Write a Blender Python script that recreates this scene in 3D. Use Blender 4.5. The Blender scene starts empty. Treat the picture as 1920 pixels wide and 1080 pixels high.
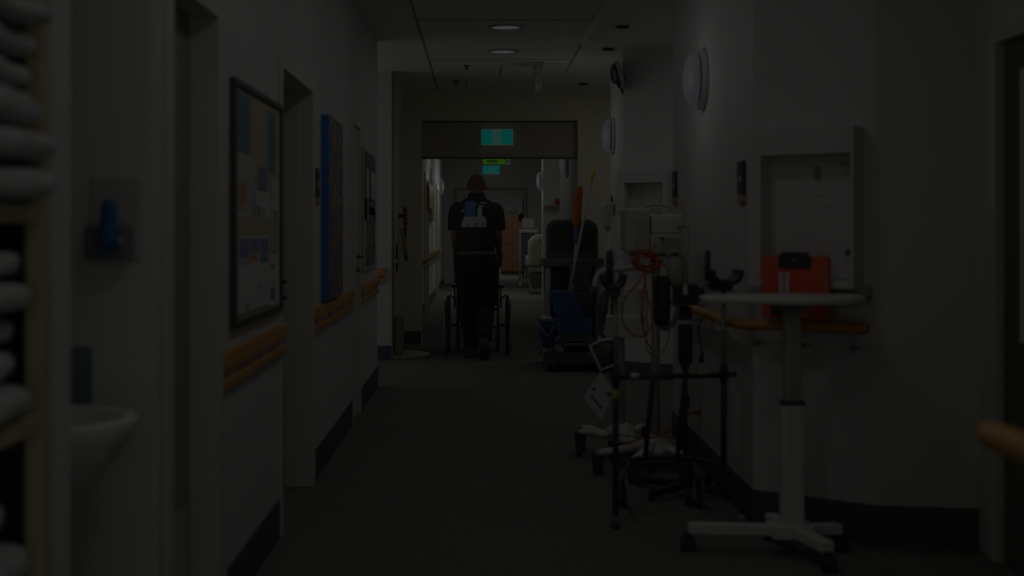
import bpy, bmesh, math, random
from mathutils import Vector, Matrix
random.seed(7)
C = bpy.context.scene.collection
SC = bpy.context.scene
PI = math.pi

# ------------------------------------------------------------------ camera, world, light
F = 2400.0; VX = 900.0; VY = 428.0; H = 1.30
cam_d = bpy.data.cameras.new('camera'); cam = bpy.data.objects.new('camera', cam_d); C.objects.link(cam)
cam.location = (0, 0, H); cam.rotation_euler = (PI/2, 0, 0)
cam_d.sensor_width = 36; cam_d.lens = 36*F/1920
cam_d.shift_x = (960-VX)/1920; cam_d.shift_y = -(540-VY)/1920
cam_d.clip_start = .05; cam_d.clip_end = 200
cam_d.dof.use_dof = True; cam_d.dof.focus_distance = 12.6; cam_d.dof.aperture_fstop = 2.0
SC.camera = cam
EV = -4.74
SC.view_settings.view_transform = 'Standard'; SC.view_settings.look = 'None'
SC.view_settings.gamma = 1.0; SC.view_settings.use_curve_mapping = False
SC.view_settings.exposure = EV
w = bpy.data.worlds.new('world'); SC.world = w; w.use_nodes = True
w.node_tree.nodes['Background'].inputs[0].default_value = (1, .997, .99, 1)
w.node_tree.nodes['Background'].inputs[1].default_value = 2.9

def area(name, loc, size, power, rot=(0, 0, 0), col=(1, .99, .98), shape='DISK', spread=PI):
    d = bpy.data.lights.new(name, 'AREA'); d.shape = shape; d.size = size; d.energy = power; d.color = col; d.spread = spread
    o = bpy.data.objects.new(name, d); C.objects.link(o); o.location = loc; o.rotation_euler = rot; return o
def point(name, loc, r, power, col=(1, .99, .975)):
    d = bpy.data.lights.new(name, 'POINT'); d.shadow_soft_size = r; d.energy = power; d.color = col
    o = bpy.data.objects.new(name, d); C.objects.link(o); o.location = loc; return o

CEIL = 2.85
DOWN = [(.2, 1.6, .9), (.2, 3.1, .9), (.2, 4.6, .9), (.2, 6.1, .7), (.2, 7.8, .5), (.197, 9.84, .42), (.2, 11.2, .42), (-2.0, 11.6, .10), (1.75, 13.1, 1.4), (1.75, 9.6, 1.2), (.2, 17.5, 1.0), (.2, 21, 1.3), (.2, 25, 7), (1.6, 20.5, 1.5), (.2, 34, 9), (.2, 39, 14)]  # side corridor and near right recess ones are unseen, added to light the portal
for (x, y, k) in DOWN: area('downlight_lamp', (x, y, CEIL-.03), .22, 13*k)

# ------------------------------------------------------------------ colour + material helpers
def lin(v):
    v /= 255.0
    return v/12.92 if v <= .04045 else ((v+.055)/1.055)**2.4
K = 41.0
def T(r, g, b, k=1.0): return tuple(min(.92, lin(c)*K*k) for c in (r, g, b))
def E(r, g, b): return tuple(lin(c)/2**EV for c in (r, g, b))
_m = {}
def mat(name, col, rough=.6, metal=0, var=.06, scale=14, bump=0, bscale=90, emit=None, spec=.35, alpha=1, trans=0):
    if name in _m: return _m[name]
    m = bpy.data.materials.new(name); m.use_nodes = True; _m[name] = m
    nt = m.node_tree; b = nt.nodes['Principled BSDF']
    b.inputs['Roughness'].default_value = rough; b.inputs['Metallic'].default_value = metal
    b.inputs['Specular IOR Level'].default_value = spec
    tc = nt.nodes.new('ShaderNodeTexCoord')
    if var > 0:
        n = nt.nodes.new('ShaderNodeTexNoise'); n.inputs['Scale'].default_value = scale; n.inputs['Detail'].default_value = 4
        nt.links.new(tc.outputs['Object'], n.inputs['Vector'])
        r = nt.nodes.new('ShaderNodeValToRGB'); nt.links.new(n.outputs['Fac'], r.inputs['Fac'])
        r.color_ramp.elements[0].position = .3; r.color_ramp.elements[1].position = .7
        r.color_ramp.elements[0].color = (*[max(0, c*(1-var)) for c in col], 1)
        r.color_ramp.elements[1].color = (*[min(.95, c*(1+var)) for c in col], 1)
        nt.links.new(r.outputs['Color'], b.inputs['Base Color'])
    else: b.inputs['Base Color'].default_value = (*col, 1)
    if bump:
        n2 = nt.nodes.new('ShaderNodeTexNoise'); n2.inputs['Scale'].default_value = bscale; n2.inputs['Detail'].default_value = 3
        nt.links.new(tc.outputs['Object'], n2.inputs['Vector'])
        bp = nt.nodes.new('ShaderNodeBump'); bp.inputs['Strength'].default_value = bump; bp.inputs['Distance'].default_value = .01
        nt.links.new(n2.outputs['Fac'], bp.inputs['Height']); nt.links.new(bp.outputs['Normal'], b.inputs['Normal'])
    if emit:
        b.inputs['Emission Color'].default_value = (*emit, 1); b.inputs['Emission Strength'].default_value = 1
    if alpha < 1: b.inputs['Alpha'].default_value = alpha
    if trans: b.inputs['Transmission Weight'].default_value = trans
    return m
def strokes(name, cols, sc, seed=0):
    m = bpy.data.materials.new(name); m.use_nodes = True; nt = m.node_tree; b = nt.nodes['Principled BSDF']
    b.inputs['Roughness'].default_value = .6
    tc = nt.nodes.new('ShaderNodeTexCoord'); mp = nt.nodes.new('ShaderNodeMapping')
    mp.inputs['Scale'].default_value = sc; mp.inputs['Location'].default_value = (seed, seed*1.7, seed*.3)
    nt.links.new(tc.outputs['Object'], mp.inputs['Vector'])
    n = nt.nodes.new('ShaderNodeTexNoise'); n.inputs['Scale'].default_value = 1; n.inputs['Detail'].default_value = 3
    nt.links.new(mp.outputs['Vector'], n.inputs['Vector'])
    r = nt.nodes.new('ShaderNodeValToRGB'); nt.links.new(n.outputs['Fac'], r.inputs['Fac'])
    r.color_ramp.interpolation = 'CONSTANT'
    e = r.color_ramp.elements
    k = len(cols)
    for i in range(k-2): e.new(.5)
    for i in range(k):
        e[i].position = 0 if i == 0 else .30+.40*i/(k-1); e[i].color = (*cols[i], 1)
    nt.links.new(r.outputs['Color'], b.inputs['Base Color'])
    return m
def woodm(name, col, axis=(1, 14, 14)):
    m = bpy.data.materials.new(name); m.use_nodes = True; nt = m.node_tree; b = nt.nodes['Principled BSDF']
    b.inputs['Roughness'].default_value = .45
    tc = nt.nodes.new('ShaderNodeTexCoord'); mp = nt.nodes.new('ShaderNodeMapping'); mp.inputs['Scale'].default_value = axis
    nt.links.new(tc.outputs['Object'], mp.inputs['Vector'])
    n = nt.nodes.new('ShaderNodeTexNoise'); n.inputs['Scale'].default_value = 4; n.inputs['Detail'].default_value = 6
    nt.links.new(mp.outputs['Vector'], n.inputs['Vector'])
    r = nt.nodes.new('ShaderNodeValToRGB'); nt.links.new(n.outputs['Fac'], r.inputs['Fac'])
    r.color_ramp.elements[0].position = .35; r.color_ramp.elements[1].position = .65
    r.color_ramp.elements[0].color = (*[c*.90 for c in col], 1); r.color_ramp.elements[1].color = (*[min(.9, c*1.06) for c in col], 1)
    nt.links.new(r.outputs['Color'], b.inputs['Base Color'])
    return m

M = dict(
 wall=mat('wall_white', T(34.2, 34.4, 34.2), .75, var=.02, scale=3), olive=mat('wall_olive', T(35.5, 35.7, 32), .75, var=.02, scale=3),
 facing=mat('wall_warm_grey', T(35, 34.8, 31.2), .75, var=.02, scale=3), portal=mat('portal_paint', T(37, 36, 30.5), .7, var=.03), header=mat('header_panel', T(28, 26, 22.5), .6, var=.04),
 frame=mat('frame_paint', T(34, 34, 32), .5, var=.02), leaf=mat('door_leaf', T(23, 23, 21), .5, var=.03), leafdark=mat('door_leaf_dark', T(12, 12, 10), .5, var=.05),
 skirt=mat('skirting_navy', T(9.5, 10.5, 13.5), .6, var=.08), ceil=mat('ceiling_tile', (.92, .90, .83), .85, var=.02, scale=5), strip=mat('ceiling_strip', T(24, 23, 20), .7),
 stripw=mat('ceiling_strip_white', (.93, .92, .90), .5), black=mat('black_plastic', T(5, 5, 5), .5, var=.1), dark=mat('dark_grey_plastic', T(11, 11, 11), .5, var=.08),
 grey=mat('mid_grey_plastic', T(22, 22, 21), .5, var=.05), lgrey=mat('light_grey_plastic', T(30, 30, 29), .5, var=.04), white=mat('white_enamel', T(36, 36, 35), .4, var=.03),
 steel=mat('brushed_steel', T(27, 27, 26), .35, .6, var=.05), rubber=mat('black_rubber', T(6, 6, 6), .8, var=.1), tan=mat('tan_laminate', T(30, 28, 20), .5, var=.05),
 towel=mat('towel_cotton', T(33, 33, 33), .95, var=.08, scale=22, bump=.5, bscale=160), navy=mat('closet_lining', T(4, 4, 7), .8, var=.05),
 blue=mat('blue_plastic', T(6, 14, 23), .45, var=.06), blue2=mat('blue_plastic_deep', T(6, 11, 22), .45, var=.06), orange=mat('orange_fluff', T(34, 15, 3), .95, var=.2, scale=60, bump=1, bscale=120),
 cord=mat('orange_cord', T(31, 12, 6), .5, var=.05), yellow=mat('yellow_plastic', T(36, 29, 6), .5), red=mat('red_plastic', T(40, 12, 7), .45, var=.05), dred=mat('dark_red_paint', T(25, 4, 6), .5),
 green=mat('green_tape', T(22, 30, 4), .6), paper=mat('paper', T(35, 35, 35), .9, var=.03), paper2=mat('cream_paper', T(31, 29, 23), .9, var=.03), ink=mat('ink_grey', T(17, 17, 17), .9, var=.2),
 teal=mat('teal_print', T(14, 22, 26), .8, var=.1), purple=mat('purple_print', T(20, 20, 28), .8, var=.1), orangep=mat('orange_print', T(34, 22, 15), .8, var=.1),
 skin=mat('skin', T(21, 12.5, 8.5), .6, var=.05, spec=.3), hair=mat('cropped_hair', T(14, 8.5, 6), .9, var=.2, scale=80), shirt=mat('navy_polo', T(4.5, 4.5, 5), .9, var=.1, scale=40, bump=.3, bscale=60),
 trouser=mat('black_trousers', T(3, 3, 3), .9, var=.1, bump=.3, bscale=30), shoe=mat('black_shoe', T(8, 7, 7), .5), belt=mat('belt_brown', T(9, 8, 6), .5),
  railfar=woodm('rail_wood_pale', T(26, 20, 9.5), (14, 1, 14)), rail=woodm('rail_wood', T(36, 24, 9), (14, 1, 14)), cabwood=woodm('cabinet_wood', T(22, 13.5, 6.5), (6, 6, 1)), oak=woodm('oak_wood', T(25, 19, 8), (14, 14, 1)),
 cable=mat('grey_cable', T(24, 24, 22), .6), clear=mat('clear_bag', T(38, 38, 38), .3, var=.05, alpha=.55), chrome=mat('chrome', (.7, .7, .7), .15, 1, var=0),
 lamp=mat('lamp_diffuser', (.4, .4, .4), .5, var=0, emit=E(55, 55, 58)), sconce=mat('wall_lamp_diffuser', (.06, .06, .06), .5, var=0, emit=E(38, 39, 42)),
 exitg=mat('exit_green', (.02, .1, .09), .5, var=0, emit=E(0, 57, 51)), exitw=mat('exit_white', (.2, .2, .2), .5, var=0, emit=E(40, 46, 45)), led=mat('led_green', (.03, .08, 0), .5, var=0, emit=E(26, 58, 4)),
 exit2=mat('exit_green_far', (.02, .1, .09), .5, var=0, emit=E(0, 62, 60)),
)
def carpet():
    m = bpy.data.materials.new('carpet'); m.use_nodes = True; nt = m.node_tree; b = nt.nodes['Principled BSDF']
    b.inputs['Roughness'].default_value = .95; b.inputs['Specular IOR Level'].default_value = .1
    tc = nt.nodes.new('ShaderNodeTexCoord')
    n = nt.nodes.new('ShaderNodeTexNoise'); n.inputs['Scale'].default_value = 60; n.inputs['Detail'].default_value = 5
    n2 = nt.nodes.new('ShaderNodeTexNoise'); n2.inputs['Scale'].default_value = 2.2
    mp = nt.nodes.new('ShaderNodeMapping'); mp.inputs['Scale'].default_value = (1, .5, 1)
    nt.links.new(tc.outputs['Object'], mp.inputs['Vector'])
    for q in (n, n2): nt.links.new(mp.outputs['Vector'], q.inputs['Vector'])
    r = nt.nodes.new('ShaderNodeValToRGB'); a = T(17, 16.8, 15.3, .84); c = T(20.5, 20.3, 18.8, .84)
    r.color_ramp.elements[0].position = .3; r.color_ramp.elements[1].position = .7
    r.color_ramp.elements[0].color = (*a, 1); r.color_ramp.elements[1].color = (*c, 1)
    mx = nt.nodes.new('ShaderNodeMath'); mx.operation = 'MULTIPLY_ADD'; mx.inputs[1].default_value = .8
    ms = nt.nodes.new('ShaderNodeMath'); ms.operation = 'MULTIPLY'; ms.inputs[1].default_value = .2
    nt.links.new(n2.outputs['Fac'], ms.inputs[0]); nt.links.new(n.outputs['Fac'], mx.inputs[0]); nt.links.new(ms.outputs[0], mx.inputs[2])
    nt.links.new(mx.outputs[0], r.inputs['Fac']); nt.links.new(r.outputs['Color'], b.inputs['Base Color'])
    bp = nt.nodes.new('ShaderNodeBump'); bp.inputs['Strength'].default_value = .5; bp.inputs['Distance'].default_value = .004
    nt.links.new(n.outputs['Fac'], bp.inputs['Height']); nt.links.new(bp.outputs['Normal'], b.inputs['Normal'])
    return m
M['carpet'] = carpet()

# ------------------------------------------------------------------ mesh builder
def P(px, py, Y): return Vector(((px-VX)*Y/F, Y, H-(py-VY)*Y/F))
def XP(px, Y): return (px-VX)*Y/F
def ZP(py, Y): return H-(py-VY)*Y/F
def spline(pts, n=6, closed=False):
    pts = [Vector(p) for p in pts]; out = []; N = len(pts)
    rng = N if closed else N-1
    for i in range(rng):
        p1, p2 = pts[i], pts[(i+1) % N]
        p0 = pts[i-1] if (i > 0 or closed) else p1*2-p2
        p3 = pts[(i+2) % N] if (i+2 < N or closed) else p2*2-p1
        for j in range(n):
            t = j/n
            out.append(.5*((2*p1)+(p2-p0)*t+(2*p0-5*p1+4*p2-p3)*t*t+(3*p1-p0-3*p2+p3)*t**3))
    if not closed: out.append(pts[-1])
    return out
class MB:
    def __init__(s): s.v = []; s.f = []; s.m = []; s.sm = []
    def add(s, vs, fs, mi=0, smooth=False):
        o = len(s.v); s.v += [Vector(v) for v in vs]
        for f in fs: s.f.append([i+o for i in f]); s.m.append(mi); s.sm.append(smooth)
        return s
    def box(s, x0, x1, y0, y1, z0, z1, mi=0, R=None, c=None):
        vs = [Vector((x, y, z)) for z in (z0, z1) for y in (y0, y1) for x in (x0, x1)]
        if R is not None:
            c = Vector(c if c is not None else ((x0+x1)/2, (y0+y1)/2, (z0+z1)/2)); vs = [c+R@(v-c) for v in vs]
        return s.add(vs, [(0, 2, 3, 1), (4, 5, 7, 6), (0, 1, 5, 4), (2, 6, 7, 3), (0, 4, 6, 2), (1, 3, 7, 5)], mi)
    def bar(s, p, q, wd, ht, mi=0, up=(0, 0, 1)):
        p = Vector(p); q = Vector(q); d = (q-p).normalized(); u = Vector(up)
        sd = d.cross(u).normalized(); u = sd.cross(d)
        vs = []
        for e in (p, q):
            for a, b in ((-1, -1), (1, -1), (1, 1), (-1, 1)): vs.append(e+sd*a*wd/2+u*b*ht/2)
        return s.add(vs, [(3, 2, 1, 0), (4, 5, 6, 7), (0, 1, 5, 4), (1, 2, 6, 5), (2, 3, 7, 6), (3, 0, 4, 7)], mi)
    def tube(s, pts, r, n=10, mi=0, closed=False, flat=1.0):
        pts = [Vector(p) for p in pts]; N = len(pts)
        rs = r if isinstance(r, (list, tuple)) else [r]*N
        vs = []; prev = None
        for i, p in enumerate(pts):
            if closed: t = (pts[(i+1) % N]-pts[i-1])
            else: t = (pts[min(i+1, N-1)]-pts[max(i-1, 0)])
            t = t.normalized() if t.length > 1e-9 else Vector((0, 0, 1))
            if prev is None:
                a = Vector((0, 0, 1)) if abs(t.z) < .9 else Vector((1, 0, 0))
                u = (a-t*a.dot(t)).normalized()
            else: u = (prev-t*prev.dot(t)).normalized()
            prev = u; b = t.cross(u)
            for k in range(n):
                a = 2*PI*k/n; vs.append(p+(u*math.cos(a)*flat+b*math.sin(a))*rs[i])
        fs = []
        for i in range(N if closed else N-1):
            j = (i+1) % N
            for k in range(n): fs.append((i*n+k, i*n+(k+1) % n, j*n+(k+1) % n, j*n+k))
        s.add(vs, fs, mi, True)
        if not closed:
            o = len(s.v)-len(vs)
            s.f.append([o+k for k in range(n)][::-1]); s.m.append(mi); s.sm.append(False)
            s.f.append([o+(N-1)*n+k for k in range(n)]); s.m.append(mi); s.sm.append(False)
        return s
    def cyl(s, p, q, r, r2=None, n=16, mi=0): return s.tube([p, q], [r, r if r2 is None else r2], n, mi)
    def ell(s, c, r, nu=16, nv=10, mi=0, R=None):
        c = Vector(c); vs = []; fs = []
        for i in range(nv+1):
            th = PI*i/nv
            for k in range(nu):
                a = 2*PI*k/nu; p = Vector((r[0]*math.sin(th)*math.cos(a), r[1]*math.sin(th)*math.sin(a), r[2]*math.cos(th)))
                vs.append(c+(R@p if R is not None else p))
        for i in range(nv):
            for k in range(nu): fs.append((i*nu+k, (i+1)*nu+k, (i+1)*nu+(k+1) % nu, i*nu+(k+1) % nu))
        return s.add(vs, fs, mi, True)
    def lathe(s, prof, c, n=28, mi=0, R=None, sy=1.0):
        c = Vector(c); vs = []; fs = []
        for (r, z) in prof:
            for k in range(n):
                a = 2*PI*k/n; p = Vector((r*math.cos(a), r*math.sin(a)*sy, z)); vs.append(c+(R@p if R is not None else p))
        for i in range(len(prof)-1):
            for k in range(n): fs.append((i*n+k, i*n+(k+1) % n, (i+1)*n+(k+1) % n, (i+1)*n+k))
        return s.add(vs, fs, mi, True)
    def loft(s, rings, mi=0, smooth=True, caps=True):
        n = len(rings[0]); vs = [Vector(p) for r in rings for p in r]; fs = []
        for i in range(len(rings)-1):
            for k in range(n): fs.append((i*n+k, i*n+(k+1) % n, (i+1)*n+(k+1) % n, (i+1)*n+k))
        if caps: fs.append(tuple(range(n))[::-1]); fs.append(tuple((len(rings)-1)*n+k for k in range(n)))
        return s.add(vs, fs, mi, smooth)
    def prism(s, poly, f0, f1, mi=0):
        """poly: list of 2-D points, f0/f1: functions mapping them to 3-D for the two caps"""
        n = len(poly); vs = [Vector(f0(*p)) for p in poly]+[Vector(f1(*p)) for p in poly]
        fs = [tuple(range(n))[::-1], tuple(n+k for k in range(n))]+[(k, (k+1) % n, n+(k+1) % n, n+k) for k in range(n)]
        return s.add(vs, fs, mi)
    def build(s, name, mats, parent=None, bevel=0, smooth_all=False, subd=0, root=None):
        if not isinstance(mats, (list, tuple)): mats = [mats]
        me = bpy.data.meshes.new(name)
        off = Vector((0, 0, 0))
        if parent is not None:
            r = parent
            while r.parent: r = r.parent
            off = r.location.copy()
        else:
            xs = [v.x for v in s.v]; ys = [v.y for v in s.v]; zs = [v.z for v in s.v]
            off = Vector(((min(xs)+max(xs))/2, (min(ys)+max(ys))/2, min(zs)))
        me.from_pydata([v-off for v in s.v], [], s.f)
        for mm in mats: me.materials.append(M[mm] if isinstance(mm, str) else mm)
        for i, p in enumerate(me.polygons): p.material_index = s.m[i]; p.use_smooth = s.sm[i] or smooth_all
        bm = bmesh.new(); bm.from_mesh(me); bmesh.ops.recalc_face_normals(bm, faces=bm.faces[:]); bm.to_mesh(me); bm.free()
        me.update()
        o = bpy.data.objects.new(name, me); C.objects.link(o)
        if parent is not None: o.parent = parent
        else: o.location = off
        if bevel:
            b = o.modifiers.new('bevel', 'BEVEL'); b.width = bevel; b.segments = 2; b.limit_method = 'ANGLE'; b.angle_limit = .7
        if subd:
            b = o.modifiers.new('subd', 'SUBSURF'); b.levels = subd; b.render_levels = subd
        return o
def B(*a, **k): return MB().box(*a, **k)
def thing(name, label, cat, loc=(0, 0, 0), group=None):
    o = bpy.data.objects.new(name, None); C.objects.link(o); o.location = loc; o.empty_display_size = .1
    o['label'] = label; o['category'] = cat
    if group: o['group'] = group
    return o
def solo(name, mb, mats, label, cat, group=None, **k):
    o = mb.build(name, mats, **k); o['label'] = label; o['category'] = cat
    if group: o['group'] = group
    return o
def struct(name, mb, mats, parent=None, **k):
    o = mb.build(name, mats, parent, **k)
    if parent is None: o['kind'] = 'structure'
    return o
def dup(root, loc, rotz, label=None, group=None):
    r = root.copy(); C.objects.link(r); r.location = loc; r.rotation_euler = (0, 0, rotz)
    if label: r['label'] = label
    if group: r['group'] = group
    for ch in list(root.children):
        c = ch.copy(); C.objects.link(c); c.parent = r
        for g in ch.children:
            d = g.copy(); C.objects.link(d); d.parent = c
    return r
def rotx(a): return Matrix.Rotation(a, 3, 'X')
def roty(a): return Matrix.Rotation(a, 3, 'Y')
def rotz(a): return Matrix.Rotation(a, 3, 'Z')

# ------------------------------------------------------------------ room shell
XL = -.85
struct('floor', B(-3.2, 3.2, -1.5, 46, -.06, 0), 'carpet')
struct('ceiling', B(-3.2, 3.2, -1.5, 46, CEIL, CEIL+.08), 'ceil')
def wl(mb, y0, y1, z0=0, z1=CEIL, x0=-1.0, x1=XL): return mb.box(x0, x1, y0, y1, z0, z1)
for (a, b, z0, x0) in ((2.535, 2.656, 0, -1.55), (3.335, 3.50, 0, -1.0), (3.50, 4.12, 1.985, -1.0), (4.12, 5.45, 0, -1.0), (5.45, 6.45, 2.005, -1.0), (6.45, 8.50, 0, -1.0), (8.50, 9.0, 2.005, -1.0), (9.0, 10.5, 0, -1.0), (10.5, 10.6, 0, -3.2)):
    struct('wall_left', B(x0, XL, a, b, z0, CEIL), 'wall')
struct('wall_left_alcove', B(-1.55, XL, 3.30, 3.335, 0, CEIL), 'olive'); struct('wall_left_alcove_side', B(-1.60, -1.55, 2.535, 3.335, 0, CEIL), 'olive')
struct('wall_left_closet', B(-1.55, -.856, 2.50, 2.535, 0, CEIL), 'navy'); struct('wall_left_closet_back', B(-1.60, -1.55, .2, 2.535, 0, CEIL), 'navy')  # closet walls coloured near-black to stand for the shadow inside the cupboard
struct('wall_left_near', B(-1.0, XL, -1.5, .3, 0, CEIL), 'wall')
struct('wall_left_stub', B(-3.2, -.87, 12.63, 12.75, 0, CEIL), 'wall')
struct('wall_left_olive', B(-1.0, -.87, 12.75, 14.5, 0, CEIL), 'olive')
struct('wall_left_far', B(-1.0, XL, 14.75, 30, 0, CEIL), 'wall')
# portal with fire-door header
pt = MB(); pt.box(-1.0, -.665, 14.5, 14.75, 0, 2.52); pt.box(1.106, 2.3, 14.5, 14.75, 0, 2.52); pt.box(-1.0, 2.3, 14.5, 14.75, 2.52, CEIL)
struct('wall_portal', pt, 'portal')
struct('trim_portal_header', B(-.665, 1.106, 14.58, 14.68, 2.11, 2.52), 'header')
struct('trim_portal_track', B(-.665, 1.106, 14.56, 14.70, 2.095, 2.11).box(-.665, 1.106, 14.565, 14.58, 2.505, 2.52), 'leafdark')
# right hand walls: unit 1 (5.2 - 8.0) and unit 2 (10.8 - 12.2)
def plan(name, poly, m, z0=0, z1=CEIL):
    return struct(name, MB().prism(poly, lambda x, y: (x, y, z0), lambda x, y: (x, y, z1)), m)
plan('wall_right', [(1.195, 5.6), (1.628, 5.28), (1.75, 5.5), (1.75, 8.02), (1.21, 8.02)], 'wall')
plan('wall_right_facing', [(1.628, 5.28), (2.03, 5.215), (2.2, 5.215), (2.2, 5.5), (1.75, 5.5)], 'facing')
plan('wall_right_second', [(1.25, 11.2), (1.67, 10.88), (2.2, 10.82), (2.2, 12.25), (1.25, 12.25)], 'wall')
struct('wall_right_recess', B(2.2, 2.3, 5.3, 14.6, 0, CEIL), 'wall')
struct('wall_right_near', B(1.12, 1.25, -1.5, 2.45, 0, CEIL).box(1.12, 2.2, 2.38, 2.45, 0, CEIL), 'wall')
rd = MB(); rd.box(2.03, 2.2, 5.15, 5.215, 0, CEIL); rd.box(2.03, 2.2, 2.45, 5.15, 2.08, CEIL); rd.box(2.03, 2.2, 2.45, 4.1, 0, 2.08)
struct('wall_right_doorway', rd, 'olive')
struct('wall_right_far', B(1.12, 1.3, 14.75, 18, 0, CEIL), 'wall')
struct('wall_right_far_recess', B(1.95, 2.05, 18, 30, 0, CEIL), 'olive')
struct('wall_right_far_pier', B(1.14, 1.95, 23.2, 23.6, 0, CEIL).box(1.3, 1.95, 18, 18.2, 0, CEIL), 'wall')
# second portal and end of the corridor
p2 = MB(); p2.box(-1.0, -.56, 30, 30.3, 0, CEIL); p2.box(1.06, 2.05, 30, 30.3, 0, CEIL); p2.box(-.56, 1.06, 30, 30.3, 2.2, CEIL)
struct('wall_second_portal', p2, 'wall')
struct('trim_second_portal', B(-.60, -.55, 29.96, 30.0, 0, 2.24).box(1.05, 1.10, 29.96, 30.0, 0, 2.24).box(-.55, 1.05, 29.96, 30.0, 2.2, 2.24), 'grey')
struct('wall_left_end', B(-1.0, XL, 30.3, 44, 0, CEIL), 'wall'); struct('wall_right_end', B(1.6, 1.7, 30.3, 44, 0, CEIL), 'wall')
struct('wall_end', B(-1.0, 1.7, 44, 44.2, 0, CEIL), 'wall')
# skirtings
SK = .158
sk = MB()
for (a, b) in ((4.30, 5.42), (6.52, 8.47), (9.05, 10.6)): sk.box(XL, XL+.008, a, b, 0, SK)
struct('baseboard_left', sk, 'skirt')
struct('baseboard_left_stub', B(-3.0, -.875, 12.618, 12.63, 0, .142), 'skirt')
struct('baseboard_portal', B(-.87, -.665, 14.488, 14.5, 0, .135).box(1.106, 1.5, 14.488, 14.5, 0, .135), 'skirt')
def skirt(name, pts, h=SK):
    mb = MB()
    for p, q in zip(pts[:-1], pts[1:]):
        p = Vector((*p, 0)); q = Vector((*q, 0)); d = (q-p).normalized(); n = Vector((d.y, -d.x, 0))
        mb.add([p, q, q+n*.008, p+n*.008]+[v+Vector((0, 0, h)) for v in (p, q, q+n*.008, p+n*.008)],
               [(0, 1, 2, 3), (7, 6, 5, 4), (0, 4, 5, 1), (1, 5, 6, 2), (2, 6, 7, 3), (3, 7, 4, 0)])
    struct(name, mb, 'skirt')
skirt('baseboard_right', [(1.21, 8.02), (1.195, 5.6), (1.628, 5.28), (2.03, 5.215)])
skirt('baseboard_right_second', [(1.25, 12.25), (1.25, 11.2), (1.67, 10.88), (2.2, 10.82)], .14)
struct('baseboard_left_far', B(XL, XL+.008, 14.8, 29.9, 0, SK), 'skirt')
# ceiling grid
g = MB(); g.box(-.48, -.465, 2, 14.4, CEIL-.003, CEIL)
for y in (4.7, 7.1, 9.51, 11.75): g.box(-.465, .84, y-.008, y+.008, CEIL-.003, CEIL)
for (x, a, b) in ((.2, 12.2, 13.1), (-.15, 13.4, 14.2)): g.box(x-.006, x+.006, a, b, CEIL-.003, CEIL)
struct('trim_ceiling_grid', g, 'strip')
struct('trim_ceiling_edge', B(.84, .868, 2, 10.6, CEIL-.035, CEIL), 'stripw')
struct('trim_ceiling_edge_far', B(.845, .858, 10.6, 12.6, CEIL-.003, CEIL), 'strip')

# ------------------------------------------------------------------ doors on the left
def archit(parent_name, y0, y1, zh, depth, leaf_m, n):
    """frame lining + architrave + leaf of a door opening in the left wall"""
    d = MB(); x1 = XL+.012; x0 = XL-depth-.05
    d.box(x0, x1, y0-.06, y0+.012, 0, zh+.06); d.box(x0, x1, y1-.015, y1+.065, 0, zh+.06); d.box(x0, x1, y0+.012, y1-.015, zh, zh+.06)
    d.box(x0, XL-.055, y1-.028, y1-.015, 0, zh)                              # stop
    f = struct('door_%d' % n, d, 'frame', bevel=.003)
    lf = B(XL-depth-.045, XL-depth, y0+.016, y1-.032, .006, zh-.004).build('door_leaf', leaf_m, f)
    return f
def fix_child(ch, f):
    ch.location = (0, 0, 0)
d1 = archit('x', 3.50, 4.125, 1.975, .08, 'leaf', 1)
MB().box(XL-.08, XL-.076, 3.60, 4.05, .05, .42).build('kick_plate', 'lgrey', d1)
d2 = archit('x', 5.45, 6.45, 1.985, .13, 'leaf', 2)
t = thing('door_catch', 'slim black upright bar with two small knobs on the wall edge beside the notice board', 'door hardware', (-.845, 5.41, .93))
B(-.85, -.838, 5.395, 5.42, .93, 1.195).build('bar', 'black', t, bevel=.003)
for z in (1.075, 1.005): MB().tube([(-.838, 5.41, z), (-.825, 5.41, z), (-.818, 5.41, z)], [.006, .008, .011 if z < 1.05 else .007], 10).build('knob', 'black', t)
f3 = MB(); f3.box(XL-.03, XL+.012, 8.46, 8.505, 0, 2.05).box(XL-.03, XL+.012, 8.995, 9.045, 0, 2.05).box(XL-.03, XL+.012, 8.505, 8.995, 1.998, 2.05)
d3 = struct('door_3', f3, 'frame', bevel=.003)
B(XL-.045, XL-.008, 8.507, 8.993, .008, 1.995).build('door_leaf', 'frame', d3)
MB().box(XL-.008, XL-.005, 8.60, 8.90, 1.78, 1.98).build('vent_panel', 'lgrey', d3)
k3 = MB(); k3.cyl((XL-.01, 8.93, 1.10), (XL+.03, 8.93, 1.10), .012).cyl((XL+.03, 8.93, 1.10), (XL+.03, 8.83, 1.10), .008)
k3.cyl((XL-.01, 8.93, 1.01), (XL+.012, 8.93, 1.01), .014); k3.build('lever_handle', 'dark', d3)
# right doorway: dark leaf seen at the edge of the picture
fr = MB(); fr.box(2.012, 2.2, 5.03, 5.15, 0, 2.08).box(1.998, 2.03, 4.97, 5.03, 0, 2.08).box(2.03, 2.2, 4.97, 5.03, 0, 2.08).box(2.0, 2.2, 4.1, 4.17, 0, 2.08).box(2.0, 2.2, 4.17, 4.97, 2.02, 2.08)
d4 = struct('door_4', fr, 'frame', bevel=.003)
B(2.032, 2.075, 4.175, 4.965, .006, 2.015).build('door_leaf', 'leafdark', d4)
B(2.028, 2.032, 4.3, 4.81, .87, 1.9).build('glazed_panel', 'olive', d4)
struct('trim_stub_edge', B(-.872, -.862, 12.62, 12.86, .16, CEIL), mat('brown_edge', T(25, 20, 13), .6))
# trims seen at corners
struct('trim_alcove_corner', B(-.90, -.838, 3.325, 3.36, 0, CEIL), 'frame')

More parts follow.
